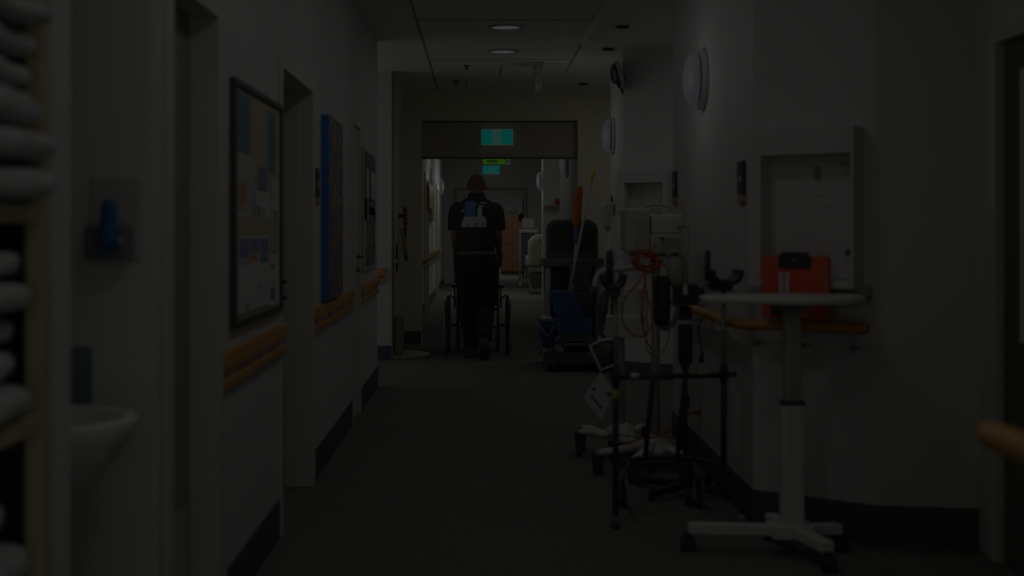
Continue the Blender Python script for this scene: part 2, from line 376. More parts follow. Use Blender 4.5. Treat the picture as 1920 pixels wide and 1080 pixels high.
# ------------------------------------------------------------------ handrails
def flat_rail(label, y0, y1, group='two-board timber handrails on the left wall'):
    t = thing('handrail', label, 'handrail', (XL, (y0+y1)/2, .77), group)
    b1 = B(XL+.002, XL+.028, y0, y1, .837, .895).build('upper_board', 'rail', t, bevel=.004)
    b2 = B(XL+.002, XL+.024, y0, y1-.02, .772, .805).build('lower_board', 'rail', t, bevel=.004)
    y = y0+.15
    while y < y1: B(XL, XL+.012, y-.02, y+.02, .78, .885).build('bracket', 'lgrey', t); y += .6
    return t
flat_rail('two-board timber handrail below the framed notice board, nearest on the left', 4.2, 5.47)
flat_rail('two-board timber handrail below the colourful canvas painting', 6.47, 8.44)
flat_rail('short two-board timber handrail below the dark poster panel', 9.05, 10.58)
t = thing('handrail', 'end of a two-board timber handrail on the white stub wall past the side opening', 'handrail', (-1.3, 12.6, .77))
B(-1.9, XP(722, 12.6), 12.59, 12.628, .825, .905).build('upper_board', 'rail', t, bevel=.004)
B(-1.9, XP(722, 12.6), 12.595, 12.628, .775, .808).build('lower_board', 'rail', t, bevel=.004)
t = thing('handrail', 'timber handrail along the left wall beyond the exit sign doorway', 'handrail', (-.82, 22, .77))
B(XL+.01, XL+.06, 16, 27, .83, .9).build('upper_board', 'railfar', t); B(XL+.01, XL+.045, 16, 27, .74, .78).build('lower_board', 'railfar', t)
for y in (16.2, 21, 26): B(XL, XL+.012, y, y+.06, .75, .88).build('bracket', 'lgrey', t)
# round handrail that wraps the chamfered corner on the right
U = Vector((.805, -.595, 0)); N_ = Vector((-.595, -.805, 0)); C0 = Vector((1.195, 5.6, 0))
def CH(s, d, z): return C0+U*s+N_*d+Vector((0, 0, z))
t = thing('handrail', 'round timber handrail curving round the corner below the red clipboard', 'handrail', (1.2, 5.6, .8))
pts = spline([(1.13, 7.6, .872), (1.128, 6.9, .872), (1.126, 6.2, .875), (1.122, 5.72, .88), CH(.02, .072, .885), CH(.22, .07, .89), CH(.38, .07, .89), CH(.505, .07, .888), CH(.52, .068, .888)], 6)
rr = [.024]*len(pts); rr[-1] = .012; rr[-2] = .019; rr[0] = .014
MB().tube(pts, rr, 14).build('rail', 'rail', t)
for k, p in enumerate([((1.128, 7.0, .872), (1.205, 7.0, .80)), ((1.126, 6.2, .875), (1.2, 6.2, .80)), (CH(.03, .072, .885), CH(.03, .0, .80)), (CH(.24, .07, .89), CH(.24, .0, .80)), (CH(.46, .07, .888), CH(.46, .0, .80))]):
    a = Vector(p[0]); b = Vector(p[1])
    MB().tube(spline([a-Vector((0, 0, .02)), a-Vector((0, 0, .075)), Vector((a.x*.8+b.x*.2, a.y*.8+b.y*.2, b.z-.005)), b], 5), .006, 8).lathe([(.0, 0), (.022, 0), (.022, .006), (.0, .006)], b-(b-a).normalized()*.004, 12).build('bracket', 'steel', t)
t = thing('handrail', 'blurred rounded timber handrail end at the right edge in the near foreground', 'handrail', (1.08, 2.2, .85))
pts = [(1.045, y, .878) for y in (2.66, 2.645, 2.60, 2.4, 1.9, 1.2)]
MB().tube(pts, [.006, .022, .03, .031, .031, .031], 16).build('rail', 'rail', t)
for y in (2.3, 1.5): MB().tube([(1.045, y, .853), (1.05, y, .80), (1.119, y, .79)], .008, 8).build('bracket', 'steel', t)

# ------------------------------------------------------------------ ceiling fittings
labs = ['recessed round downlight nearest in the picture, in front of the other one', 'recessed round downlight further along, in front of the exit doorway']
for i, (x, y, k) in enumerate(DOWN):
    if y < 9 or y > 12: lb = 'recessed round downlight in the corridor ceiling out of sight from the photo'
    else: lb = labs[0] if y < 10 else labs[1]
    t = thing('downlight', lb, 'ceiling light', (x, y, CEIL), 'recessed downlights along the corridor')
    MB().lathe([(.112, 0), (.135, 0), (.132, -.008), (.112, -.012), (.112, 0)], (x, y, CEIL)).build('trim_ring', 'lgrey', t)
    MB().lathe([(0, -.004), (.112, -.004)], (x, y, CEIL)).build('diffuser', 'lamp', t)
slots = ['small slotted ceiling vent nearest on the right, above the first wall lamp', 'small slotted ceiling vent second along on the right, above the convex mirror', 'small slotted ceiling vent furthest along, just before the doorway']
for lb, (px, py) in zip(slots, ((1166, 49), (1139, 91), (1094, 156))):
    y = 1.55*F/(VY-py); x = XP(px, y)
    t = thing('ceiling_vent', lb, 'vent', (x, y, CEIL), 'small slotted vents along the right of the ceiling')
    B(x-.052, x+.052, y-.06, y+.06, CEIL-.012, CEIL).build('plate', 'lgrey', t, bevel=.003)
    B(x-.045, x+.045, y-.062, y-.05, CEIL-.028, CEIL-.006).build('slot', 'black', t)
for lb, (px, py) in zip(['small dark sprinkler head in the ceiling left of the hanging exit blade sign', 'tiny sprinkler head near the doorway bulkhead on the left'], ((875, 123), (855, 152))):
    y = 1.55*F/(VY-py); x = XP(px, y)
    solo('sprinkler_head', MB().lathe([(0, 0), (.035, 0), (.03, -.01), (.012, -.014), (.01, -.035), (.022, -.04), (0, -.042)], (x, y, CEIL), 16), 'dark', lb, 'sprinkler')
# hanging blade exit sign seen edge on
ys = 11.9; x = XP(1010, ys)
t = thing('exit_sign', 'hanging exit sign seen edge on below the ceiling, with a green lamp', 'exit sign', (x, ys, CEIL))
B(x-.05, x+.05, ys, ys+.28, CEIL-.03, CEIL).build('ceiling_mount', 'lgrey', t, bevel=.004)
B(x-.03, x+.03, ys+.02, ys+.30, ZP(166, ys), CEIL-.03).build('blade', 'lgrey', t, bevel=.006)
B(x-.032, x-.03, ys+.03, ys+.29, ZP(160, ys), CEIL-.05).build('sign_face', 'teal', t)
MB().ell((x, ys+.018, CEIL-.045), (.008, .006, .008), 8, 6).build('indicator_lamp', mat('green_indicator', (.02, .2, .1), .4, var=0, emit=E(12, 55, 34)), t)
for dx in (-.016, .016): MB().ell((x+dx, ys+.018, ZP(162, ys)), (.009, .006, .012), 8, 6).build('screw', 'white', t)
# lit running-man exit signs
def man(mb, f, mi):
    """generic running figure drawn from limbs in sign coordinates, f maps (a,b) to 3-D"""
    def limb(p, q, w):
        a = Vector(p); b = Vector(q); d = (b-a).normalized(); n = Vector((-d.y, d.x))*w/2
        pl = [a+n, a-n, b-n, b+n]; mb.prism([tuple(v) for v in pl], lambda u, v: f(u, v, 0), lambda u, v: f(u, v, 1), mi)
    mb.prism([(.02+.02*math.cos(k*PI/5), .068+.02*math.sin(k*PI/5)) for k in range(10)], lambda u, v: f(u, v, 0), lambda u, v: f(u, v, 1), mi)
    limb((.008, .045), (-.012, -.012), .032); limb((-.012, -.01), (.018, -.04), .018); limb((.018, -.04), (.012, -.085), .016)
    limb((-.012, -.01), (-.03, -.045), .018); limb((-.03, -.045), (-.06, -.06), .016); limb((.005, .04), (-.035, .018), .014); limb((-.035, .018), (-.045, -.01), .012)
    limb((.01, .04), (.035, .012), .014); limb((.035, .012), (.055, .025), .012)
def exit_sign(label, c, wd, ht, gm):
    c = Vector(c); k = ht/.2
    t = thing('exit_sign', label, 'exit sign', c)
    B(c.x-wd/2-.006, c.x+wd/2+.006, c.y+.004, c.y+.05, c.z-ht/2-.006, c.z+ht/2+.006).build('housing', 'exitw', t, bevel=.004)
    m = MB()
    for s in (-1, 1): m.box(c.x+s*wd*.32-wd*.18, c.x+s*wd*.32+wd*.18, c.y, c.y+.006, c.z-ht/2, c.z+ht/2, 0)
    m.box(c.x-wd*.14, c.x+wd*.14, c.y+.001, c.y+.006, c.z-ht/2, c.z+ht/2, 1)
    man(m, lambda u, v, s: (c.x+u*k*.95, c.y+.001-.002*(1-s), c.z+v*k*.95), 0)
    m.build('lit_face', [gm, 'exitw'], t); return t
es = exit_sign('lit green running-man exit sign over the near doorway', P(932, 257, 14.5), .35, .168, 'exitg')
B(es.location.x-.02, es.location.x+.02, 14.545, 14.585, es.location.z-.05, es.location.z+.05).build('bracket', 'dark', es)
e2 = exit_sign('smaller lit exit sign far down the corridor above the second doorway', P(921, 318, 29.8), .38, .2, 'exit2')
B(e2.location.x-.02, e2.location.x+.02, 29.845, 30.0, e2.location.z-.04, e2.location.z+.04).build('bracket', 'dark', e2)
y = 24.0; a = P(905, 297, y); b = P(958, 308, y)
t = thing('display_sign', 'hanging electronic message sign with green lit text far down the corridor', 'display sign', ((a.x+b.x)/2, y, a.z))
B(a.x-.02, b.x+.02, y+.01, y+.1, b.z-.02, a.z+.02).build('housing', 'dark', t, bevel=.005)
m = MB(); m.box(a.x, a.x+.42, y+.004, y+.01, b.z, a.z, 0)
for i in range(6): m.box(a.x+.09+i*.035, a.x+.112+i*.035, y, y+.004, b.z+.03, a.z-.025, 1)
m.box(a.x+.44, b.x-.02, y+.004, y+.01, b.z, a.z, 2).box(a.x+.46, b.x-.04, y+.002, y+.004, b.z+.03, a.z-.03, 1)
m.build('screen', ['led', 'black', 'lgrey'], t)
for xx in (a.x+.1, b.x-.1): MB().cyl((xx, y+.05, a.z+.02), (xx, y+.05, CEIL), .008, n=8).build('hanger', 'steel', t)

# ------------------------------------------------------------------ wall lamps
def wall_lamp(label, wx, y, z, s, r=.16, power=5.0):
    """s=-1: on a right-hand wall facing left; s=+1: on a left-hand wall"""
    t = thing('wall_lamp', label, 'wall lamp', (wx, y, z), 'round wall lamps')
    R = roty(s*PI/2)
    MB().lathe([(0, 0), (r*1.02, 0), (r*1.02, .028), (r*.97, .032), (0, .032)], (wx, y, z), 36, R=R).build('rim_plate', 'white', t)
    MB().lathe([(r*.8, .028), (r*.8, .045), (0, .045)], (wx, y, z), 36, R=R).build('collar', 'grey', t)
    MB().lathe([(0, .110)]+[(r*.95*math.sin(a), .046+.064*math.cos(a)) for a in [PI/2*k/10 for k in range(1, 11)]]+[(0, .044)], (wx, y, z), 40, R=R).build('dome', 'sconce', t)
    point('wall_lamp_bulb', (wx+s*.40, y, z), .13, power*1.4)
    return t
wall_lamp('round domed wall lamp nearest, on the white wall above the white stand', 1.204, 6.88, 2.10, -1, power=5)
wall_lamp('round domed wall lamp further along the right wall below the convex mirror', 1.25, 11.95, 2.16, -1, .168, 4)
wall_lamp('round glowing wall lamp on the left wall just beyond the exit doorway', XL, 21.3, 2.16, 1, .18, 13)
wall_lamp('round glowing wall lamp deeper along the left wall of the far corridor', XL, 26.5, 2.16, 1, .18, 16)
wall_lamp('round wall lamp at the right side just inside the exit doorway', 1.12, 16.3, 2.12, -1, .17, 2.5)
wall_lamp('small round wall lamp far away on the right hand pier', 1.14, 23.4, 2.16, -1, .18, 13)
# convex mirror
y = 11.15; ctr = P(1168, 140, y)
t = thing('convex_mirror', 'convex corner mirror with dark rim high on the right wall edge', 'mirror', ctr)
mr = MB(); R = roty(-PI/2-.25) @ rotz(0)
MB().lathe([(.115, 0), (.128, .0), (.128, .03), (.115, .035)], ctr+Vector((-.015, 0, 0)), 32, R=R).build('rim', 'lgrey', t)
MB().lathe([(.118*math.sin(a), .02+.075*math.cos(a)) for a in [PI/2*k/10 for k in range(0, 11)]], ctr+Vector((-.015, 0, 0)), 32, R=R).build('mirror_dome', mat('mirror_grey', T(8, 8, 8), .15, .2, var=0), t)  # dark reflection painted into the dome colour
MB().cyl(ctr+Vector((-.01, .0, -.02)), (1.26, 11.21, ctr.z-.05), .02, .03).cyl(ctr+Vector((-.02, 0, -.08)), ctr+Vector((0, 0, -.17)), .025, .006).build('wall_arm', 'black', t)

# ------------------------------------------------------------------ signs beside doors
def room_sign(label, c, n, m0='black', hh=.19, ww=.13):
    """flat plaque, dark with an amber strip; n=+1 on a left wall, -1 on a right wall"""
    x, y, z = c
    t = thing('room_sign', label, 'sign', (x, y, z-hh/2), 'dark room signs beside the doors')
    s = n
    B(min(x, x+s*.016), max(x, x+s*.016), y-ww/2, y+ww/2, z-hh/2+.04, z+hh/2).build('plate', m0, t, bevel=.003)
    B(min(x, x+s*.016), max(x, x+s*.016), y-ww/2, y+ww/2, z-hh/2, z-hh/2+.038).build('amber_strip', 'orangep' if False else mat('amber_strip', T(30, 19, 10), .5), t, bevel=.003)
    B(min(x+s*.015, x+s*.018), max(x+s*.015, x+s*.018), y-.02, y+.02, z+.0, z+.03).build('lettering', 'lgrey', t)
room_sign('dark room sign with amber foot beside the second left door', (XL, 6.61, 1.515), 1)
room_sign('dark room sign with amber foot on the white wall left of the wall cabinet', (1.197, 5.82, 1.51), -1)
room_sign('dark room sign at the far edge of the white wall above the pump stand', (1.209, 7.9, 1.55), -1, hh=.2)
solo('thin_black_sign', B(1.238, 1.25, 11.27, 11.36, 1.42, 1.63), 'black', 'thin black sign on the wall edge left of the far cabinet', 'sign')
solo('thin_black_sign', B(1.238, 1.25, 12.05, 12.14, 1.47, 1.60), 'black', 'thin black sign beyond the white soap dispenser', 'sign')

# ------------------------------------------------------------------ notice board and its papers
t = thing('notice_board', 'tall notice board with dark frame crowded with papers on the left wall', 'notice board', (XL, 4.86, .955))
Y0, Y1, Z0, Z1 = 4.345, 5.385, .955, 1.815
B(XL, XL+.010, Y0+.02, Y1-.02, Z0+.02, Z1-.02).build('pin_panel', mat('pin_panel', T(29, 29, 27), .9, var=.05), t)
f = MB(); f.box(XL, XL+.022, Y0, Y0+.025, Z0, Z1).box(XL, XL+.022, Y1-.02, Y1, Z0, Z1).box(XL, XL+.022, Y0+.025, Y1-.02, Z1-.022, Z1).box(XL, XL+.022, Y0+.025, Y1-.02, Z0, Z0+.025)
f.build('frame', mat('board_frame', T(9, 8, 7), .5), t, bevel=.002)
_pk = 0
def paper(label, y0, y1, z0, z1, base='paper', prints=(), x=None, name='pinned_paper', tilt=0):
    global _pk
    x = XL+.0105+.0006*(_pk % 6) if x is None else x; _pk += 1
    m = MB(); mats = [base]
    R = rotx(tilt); c = (x, (y0+y1)/2, (z0+z1)/2)
    m.box(x, x+.0012, y0, y1, z0, z1, 0, R, c)
    for (a, b, e, g_, pm) in prints:
        if pm not in mats: mats.append(pm)
        m.box(x+.0012, x+.0016, y0+(y1-y0)*a, y0+(y1-y0)*b, z0+(z1-z0)*e, z0+(z1-z0)*g_, mats.index(pm), R, c)
    return solo(name, m, mats, label, 'paper', 'papers pinned on the notice board')
paper('tan sheet along the top right of the notice board', 4.70, 5.35, 1.48, 1.785, 'paper2')
paper('teal striped sheet at the top left corner of the notice board', 4.40, 4.66, 1.57, 1.775, 'teal', [(.08, .92, .34, .40, 'ink'), (.08, .92, .62, .68, 'ink'), (.1, .9, .06, .14, 'purple')])
paper('teal striped sheet pinned over the tan sheet near the top right', 5.06, 5.24, 1.52, 1.765, 'teal', [(.1, .9, .3, .36, 'ink'), (.1, .9, .6, .66, 'ink')])
paper('grey white sheet below the left teal sheet', 4.40, 4.74, 1.36, 1.56, 'lgrey', [(.1, .5, .1, .5, 'orangep')])
paper('small purple card in the upper middle of the notice board', 4.86, 5.02, 1.45, 1.535, 'purple')
paper('white sheet with grey photo blocks in the middle of the notice board', 4.76, 5.10, 1.22, 1.44, 'paper', [(.1, .3, .2, .75, 'ink'), (.42, .62, .3, .7, 'grey'), (.7, .92, .1, .5, 'ink')])
paper('white sheet with orange picture on the left of the notice board', 4.39, 4.72, 1.25, 1.37, 'paper', [(.12, .6, .08, .6, 'orangep'), (.66, .9, .2, .8, 'grey')])
paper('white narrow sheet on the right edge of the notice board', 5.14, 5.34, 1.27, 1.50, 'paper', [(.3, .8, .1, .45, 'grey'), (.1, .6, .6, .8, 'lgrey')])
paper('white sheet with dark and purple pictures above the tan strip', 4.44, 5.02, 1.13, 1.24, 'lgrey', [(.05, .3, .1, .9, 'grey'), (.38, .56, .1, .6, 'ink'), (.66, .86, .05, .95, 'purple')])
paper('wide tan blank sheet across the middle of the notice board', 4.40, 5.30, 1.205, 1.34, 'paper2', x=XL+.0155)
cal = paper('white planner sheet with coloured column heads on the lower half of the notice board', 4.40, 5.06, 1.0, 1.27, 'paper', [(.03, .33, .72, .97, 'purple'), (.36, .64, .78, .97, 'purple'), (.67, .96, .72, .97, 'purple'), (.36, .6, .66, .77, 'orangep'), (.68, .96, .62, .71, 'teal'), (.03, .33, .63, .7, 'lgrey'), (.33, .34, .02, .7, 'lgrey'), (.62, .66, .25, .33, 'ink'), (.22, .3, .02, .12, 'grey')], x=XL+.0165)
paper('white handwritten sheet at the lower right of the notice board', 5.08, 5.33, .99, 1.26, 'paper', [(.3, .75, .78, .95, 'ink'), (.1, .5, .55, .6, 'ink'), (.2, .5, .34, .38, 'grey'), (.1, .55, .08, .26, 'teal')], x=XL+.0125)

# ------------------------------------------------------------------ canvas and poster panel
t = thing('canvas_painting', 'tall abstract canvas painting with bright blue sides on the left wall', 'painting', (XL, 7.2, .91))
B(XL+.001, XL+.038, 6.85, 7.56, .912, 1.91).build('stretcher', mat('canvas_blue', T(2, 17, 32), .7), t)
B(XL+.038, XL+.041, 6.853, 7.557, .914, 1.908).build('painted_face', strokes('abstract_strokes', [T(5, 6, 14), T(24, 10, 8), T(8, 8, 12), T(8, 22, 22), T(30, 15, 11), T(7, 9, 20), T(30, 25, 8), T(9, 8, 14), T(10, 18, 26), T(26, 7, 12), T(6, 19, 12), T(8, 8, 18)], (1, 5.5, 1.9), 3), t)
t = thing('poster_panel', 'white poster panel with dark vertical pictures beyond the canvas', 'poster', (XL, 9.7, .985))
B(XL+.001, XL+.018, 9.18, 10.2, .985, 1.885).build('board', 'lgrey', t, bevel=.003)
m = MB(); m.box(XL+.018, XL+.020, 9.24, 10.15, 1.74, 1.86, 0)
m.box(XL+.018, XL+.020, 9.22, 9.36, 1.36, 1.74, 1).box(XL+.018, XL+.020, 9.62, 9.76, 1.5, 1.74, 1).box(XL+.018, XL+.020, 9.24, 10.15, 1.36, 1.52, 0)
m.box(XL+.018, XL+.020, 9.6, 10.12, 1.18, 1.46, 2); m.box(XL+.018, XL+.020, 9.3, 10.14, 1.02, 1.18, 3); m.box(XL+.020, XL+.021, 9.4, 10.0, 1.04, 1.4, 3)
m.build('prints', ['ink', 'black', 'cabwood', strokes('dark_print', [T(6, 6, 6), T(24, 24, 23), T(8, 8, 8), T(27, 27, 25), T(14, 11, 8)], (1, 14, 4), 5)], t)

# ------------------------------------------------------------------ linen rack and towels (left foreground)
t = thing('linen_rack', 'tan shelf rack of towels in the dark cupboard at the left edge', 'shelf', (-1.1, 1.9, 0))
for (xx, yy) in ((-.853, 2.465), (-1.45, 2.465), (-.853, 1.25), (-1.45, 1.25)): B(xx-.018, xx+.018, yy-.018, yy+.018, 0, 2.0).build('post', 'tan', t, bevel=.003)
for z in (.26, .52, .945, 1.345, 1.95): B(-1.45, -.842, 1.25, 2.447, z-.036, z).build('shelf', 'tan', t, bevel=.004)
def towel(label, c, sx, sy, sz, seed, rz=0, lean=0):
    rnd = random.Random(seed); R = rotz(rz) @ rotx(lean); rings = []
    n = 22
    for i in range(11):
        v = -1+2*i/10; ring = []
        for k in range(n):
            a = 2*PI*k/n
            ca, sa = math.cos(a), math.sin(a)
            x = math.copysign(abs(ca)**.42, ca)*sx/2; z = math.copysign(abs(sa)**.6, sa)*sz/2
            e = 1-.06*abs(v)**6
            wv = .012*math.sin(3*v+seed)+.006*math.sin(9*v+2*seed); p = Vector((x*e*(1+.035*rnd.uniform(-1, 1))+wv, v*sy/2, z*e*(1+.16*rnd.uniform(-1, 0))))
            ring.append(Vector(c)+R@p)
        rings.append(ring)
    return solo('folded_towel', MB().loft(rings), 'towel', label, 'towel', 'folded white towels on the linen rack', subd=1)
ords = ['topmost', 'second from the top', 'third from the top', 'fourth from the top', 'fifth from the top', 'sixth from the top']
z = 1.348
hts = [.070, .064, .074, .054, .058, .050]
for i, h in enumerate(hts):
    towel('white folded towel, %s of the upper stack on the linen rack' % ords[5-i], (-.982+[.006, .016, .0, -.022, -.016, .008][i], 2.25+random.uniform(-.015, .01), z+h/2), .34, .40, h, i, random.uniform(-.05, .05)); z += h+.001
z = .948
for i, h in enumerate([.066, .062, .06, .066, .058]):
    towel('white folded towel, %s of the middle stack on the linen rack' % ords[4-i], (-1.012+[.018, .0, -.022, .006, -.014][i], 2.23, z+h/2), .33, .40, h, 20+i, random.uniform(-.06, .06)); z += h+.001
z = .523
for i, h in enumerate([.10, .09, .08]):
    towel('white folded towel, %s of the bottom pile on the linen rack' % ords[2-i], (-.965-[.0, .04, .09][i], 2.25, z+h/2), .34, .38, h, 40+i, .04*i); z += h+.001

# ------------------------------------------------------------------ hand basin, dispenser, splash panel
t = thing('hand_basin', 'white rounded hand basin half hidden behind the cupboard post', 'basin', (-1.3, 2.97, .6))
def brow(s, z, k=36):
    out = []
    for i in range(k):
        a = 2*PI*i/k; ca, sa = math.cos(a), math.sin(a)
        x = -1.20+s*.40*math.copysign(abs(ca)**.8, ca)*(1 if ca > 0 else .85); y = 2.97+s*.235*math.copysign(abs(sa)**.85, sa)
        out.append(Vector((x, y, z)))
    return out
rings = [brow(.30, .60), brow(.5, .625), brow(.72, .69), brow(.88, .76), brow(.97, .82), brow(1.0, .85), brow(.985, .862), brow(.93, .864), brow(.88, .855), brow(.78, .79), brow(.55, .74), brow(.2, .725)]
MB().loft(rings).build('bowl', 'white', t)
B(-1.55, -1.40, 2.77, 3.17, .60, .87).build('wall_flange', 'white', t, bevel=.02)
MB().tube(spline([(-1.48, 2.97, .87), (-1.48, 2.97, 1.02), (-1.42, 2.97, 1.06), (-1.32, 2.97, 1.03), (-1.31, 2.97, 1.0)], 6), .012, 10).build('spout', 'chrome', t)
MB().lathe([(.0, .0), (.028, 0), (.028, .004), (0, .004)], (-1.2, 2.97, .728), 16).build('waste', 'chrome', t)
yb = 3.30
solo('splash_panel', B(XP(136, yb), XP(173, yb), yb-.012, yb, ZP(782, yb), ZP(650, yb)), mat('splash_teal', T(16, 20, 21), .5), 'narrow blue grey panel on the alcove wall above the basin', 'panel')
x0, x1 = XP(170, yb), XP(268, yb)
t = thing('towel_dispenser', 'pale wall dispenser with a dark lower tray beside the left door', 'dispenser', ((x0+x1)/2, yb, ZP(488, yb)))
B(x0, x1, yb-.012, yb, ZP(488, yb), ZP(330, yb)).build('back_plate', mat('dispenser_plate', T(30, 30, 29), .5, var=.02), t, bevel=.006)
B(XP(176, yb), XP(252, yb), yb-.09, yb-.012, ZP(486, yb), ZP(421, yb)).build('tray', mat('smoked_tray', T(15, 16, 18), .35), t, bevel=.008)
MB().ell((XP(225, yb-.09), yb-.092, ZP(451, yb)), (.009, .004, .009), 12, 8).build('button', 'lgrey', t)
bl = MB(); q = yb-.11
bl.tube([P(204, 374, q), P(204, 379, q), P(204, 400, q), P(203, 425, q), P(202, 445, q), P(207, 460, q), P(212, 470, q)], [.008, .017, .019, .021, .026, .023, .010], 14)
solo('soap_bottle', bl, mat('blue_soap', T(3, 12, 25), .4), 'deep blue bottle standing in the front of the pale wall dispenser', 'bottle')

# ------------------------------------------------------------------ wall cabinet on the chamfered corner
t = thing('wall_cabinet', 'white open wall cabinet on the angled corner behind the white stand', 'cabinet', CH(.26, .06, 1.04))
def cbox(mb, s0, s1, d0, d1, z0, z1, mi=0):
    vs = [CH(s, d, z) for z in (z0, z1) for d in (d0, d1) for s in (s0, s1)]
    return mb.add(vs, [(0, 2, 3, 1), (4, 5, 7, 6), (0, 1, 5, 4), (2, 6, 7, 3), (0, 4, 6, 2), (1, 3, 7, 5)], mi)
c = MB(); cbox(c, .03, .088, 0, .12, 1.05, 1.72); cbox(c, .478, .492, 0, .12, 1.05, 1.72); cbox(c, .088, .478, 0, .12, 1.05, 1.085); cbox(c, .088, .478, 0, .12, 1.609, 1.72)
c.build('case', 'wall', t, bevel=.003)
c = MB(); cbox(c, .088, .478, .0, .012, 1.085, 1.609); c.build('back_panel', 'olive', t)
c = MB(); cbox(c, .452, .476, .085, .10, 1.185, 1.215); c.build('latch', 'dark', t)
c = MB(); c.tube([CH(.30, .03, 1.035), CH(.53, .03, 1.035)], .028, 14); c.build('bullnose_ledge', mat('ledge_grey', T(26, 26, 24), .5), t)
c = MB(); cbox(c, .43, .478, .085, .1, 1.56, 1.575); c.build('green_seal', mat('green_dark', T(8, 20, 13), .5), t)
c = MB(); cbox(c, .14, .476, .0125, .016, 1.09, 1.50)
for s, z in ((.30, 1.43), (.34, 1.38), (.38, 1.34)): cbox(c, s, s+.03, .016, .0165, z, z+.012, 1)
solo('notice_sheet', c, ['paper', 'lgrey'], 'large pale sheet standing inside the white open wall cabinet', 'paper')
c = MB(); cbox(c, .29, .31, .0125, .022, 1.505, 1.56)
solo('small_brown_card', c, mat('card_brown', T(24, 21, 12), .8), 'small brown card at the top inside the white open wall cabinet', 'paper')
t = thing('wall_cabinet', 'white open wall cabinet on the far angled corner behind the pump stand', 'cabinet', (1.45, 11.0, 1.3))
U2 = Vector((.795, -.606, 0)); N2 = Vector((-.606, -.795, 0)); C2 = Vector((1.25, 11.2, 0))
def c2box(mb, s0, s1, d0, d1, z0, z1, mi=0):
    vs = [C2+U2*s+N2*d+Vector((0, 0, z)) for z in (z0, z1) for d in (d0, d1) for s in (s0, s1)]
    return mb.add(vs, [(0, 2, 3, 1), (4, 5, 7, 6), (0, 1, 5, 4), (2, 6, 7, 3), (0, 4, 6, 2), (1, 3, 7, 5)], mi)
c = MB(); c2box(c, .02, .085, 0, .12, 1.1, 1.8); c2box(c, .46, .50, 0, .12, 1.1, 1.8); c2box(c, .085, .46, 0, .12, 1.1, 1.14); c2box(c, .085, .46, 0, .12, 1.69, 1.8); c.build('case', 'wall', t, bevel=.003)
c = MB(); c2box(c, .085, .46, 0, .012, 1.14, 1.69); c.build('back_panel', 'olive', t)
c = MB(); c2box(c, .18, .45, .0125, .016, 1.15, 1.56); solo('notice_sheet', c, 'paper', 'pale sheet inside the far wall cabinet above the pump stand boxes', 'paper')

# red clipboard
t = thing('clipboard', 'red clipboard with black clip hung in front of the wall cabinet', 'clipboard', CH(.25, .14, .93))
pl = []
def rr2(s0, s1, z0, z1, r, k=5):
    o = []
    for (cx, cz, a0) in ((s1-r, z1-r, 0), (s0+r, z1-r, 90), (s0+r, z0+r, 180), (s1-r, z0+r, 270)):
        for i in range(k+1):
            a = math.radians(a0+90*i/k); o.append((cx+r*math.cos(a), cz+r*math.sin(a)))
    return o
sA, sB = .105, .40
MB().prism(rr2(sA, sB, .925, 1.185, .02), lambda s, z: CH(s, .124, z), lambda s, z: CH(s, .150, z)).build('red_board', 'red', t, bevel=.003)
c = MB(); cbox(c, .388, .397, .150, .152, .95, 1.15); c.build('clear_edge', mat('clear_edge', T(27, 17, 15), .4), t)
c = MB(); c.prism([(.185, 1.135), (.325, 1.135), (.325, 1.175), (.31, 1.20), (.20, 1.20), (.185, 1.175)], lambda s, z: CH(s, .150, z), lambda s, z: CH(s, .162, z)); c.build('clip', 'black', t, bevel=.003)
c = MB(); c.tube([CH(.255, .162, 1.165), CH(.255, .166, 1.165)], .007, 10); c.build('rivet', 'steel', t)
c = MB()
for s in (.185, .212): cbox(c, s, s+.018, .150, .152, 1.02, 1.115)
c.build('white_label', 'paper', t)
c = MB(); cbox(c, .15, .20, .150, .158, .935, 1.0); c.build('black_tab', 'black', t)
c = MB(); c.tube([CH(.41, .13, 1.02), CH(.47, .13, 1.01)], .006, 8); c.build('pen_loop', 'black', t)

# ------------------------------------------------------------------ white mobile stand (right foreground)
MX, MY = XP(1485, 5.1), 5.1
t = thing('mobile_tray_stand', 'white wheeled stand with an oval tray top and a thick column', 'stand', (MX, MY, 0))
B(MX-.045, MX+.045, MY-.035, MY+.035, .12, .60).build('lower_column', 'white', t, bevel=.012)
B(MX-.047, MX+.047, MY-.037, MY+.037, .60, .613).build('collar', 'black', t, bevel=.006)
B(MX-.033, MX+.033, MY-.026, MY+.026, .61, .99).build('upper_column', mat('column_grey', T(27, 27, 25), .4), t, bevel=.01)
B(MX-.055, MX+.055, MY-.07, MY+.07, .985, 1.003).cyl((MX, MY-.02, .96), (MX, MY-.02, .985), .04, .05).build('top_plate', 'grey', t, bevel=.004)
tp = [(MX-.36, MY-.02), (MX-.30, MY-.07), (MX-.15, MY-.15), (MX+.05, MY-.2), (MX+.2, MY-.16), (MX+.275, MY-.06), (MX+.285, MY+.03), (MX+.22, MY+.12), (MX+.05, MY+.17), (MX-.12, MY+.12), (MX-.28, MY+.05), (MX-.35, MY+.02)]
tp = [(v.x, v.y) for v in spline([(a, b, 0) for a, b in tp], 5, True)]
MB().prism(tp, lambda a, b: (a, b, 1.004), lambda a, b: (a, b, 1.034)).build('oval_tray', 'white', t, bevel=.010)
B(MX-.09, MX+.08, MY-.06, MY+.06, .07, .127).build('base_block', 'white', t, bevel=.008)
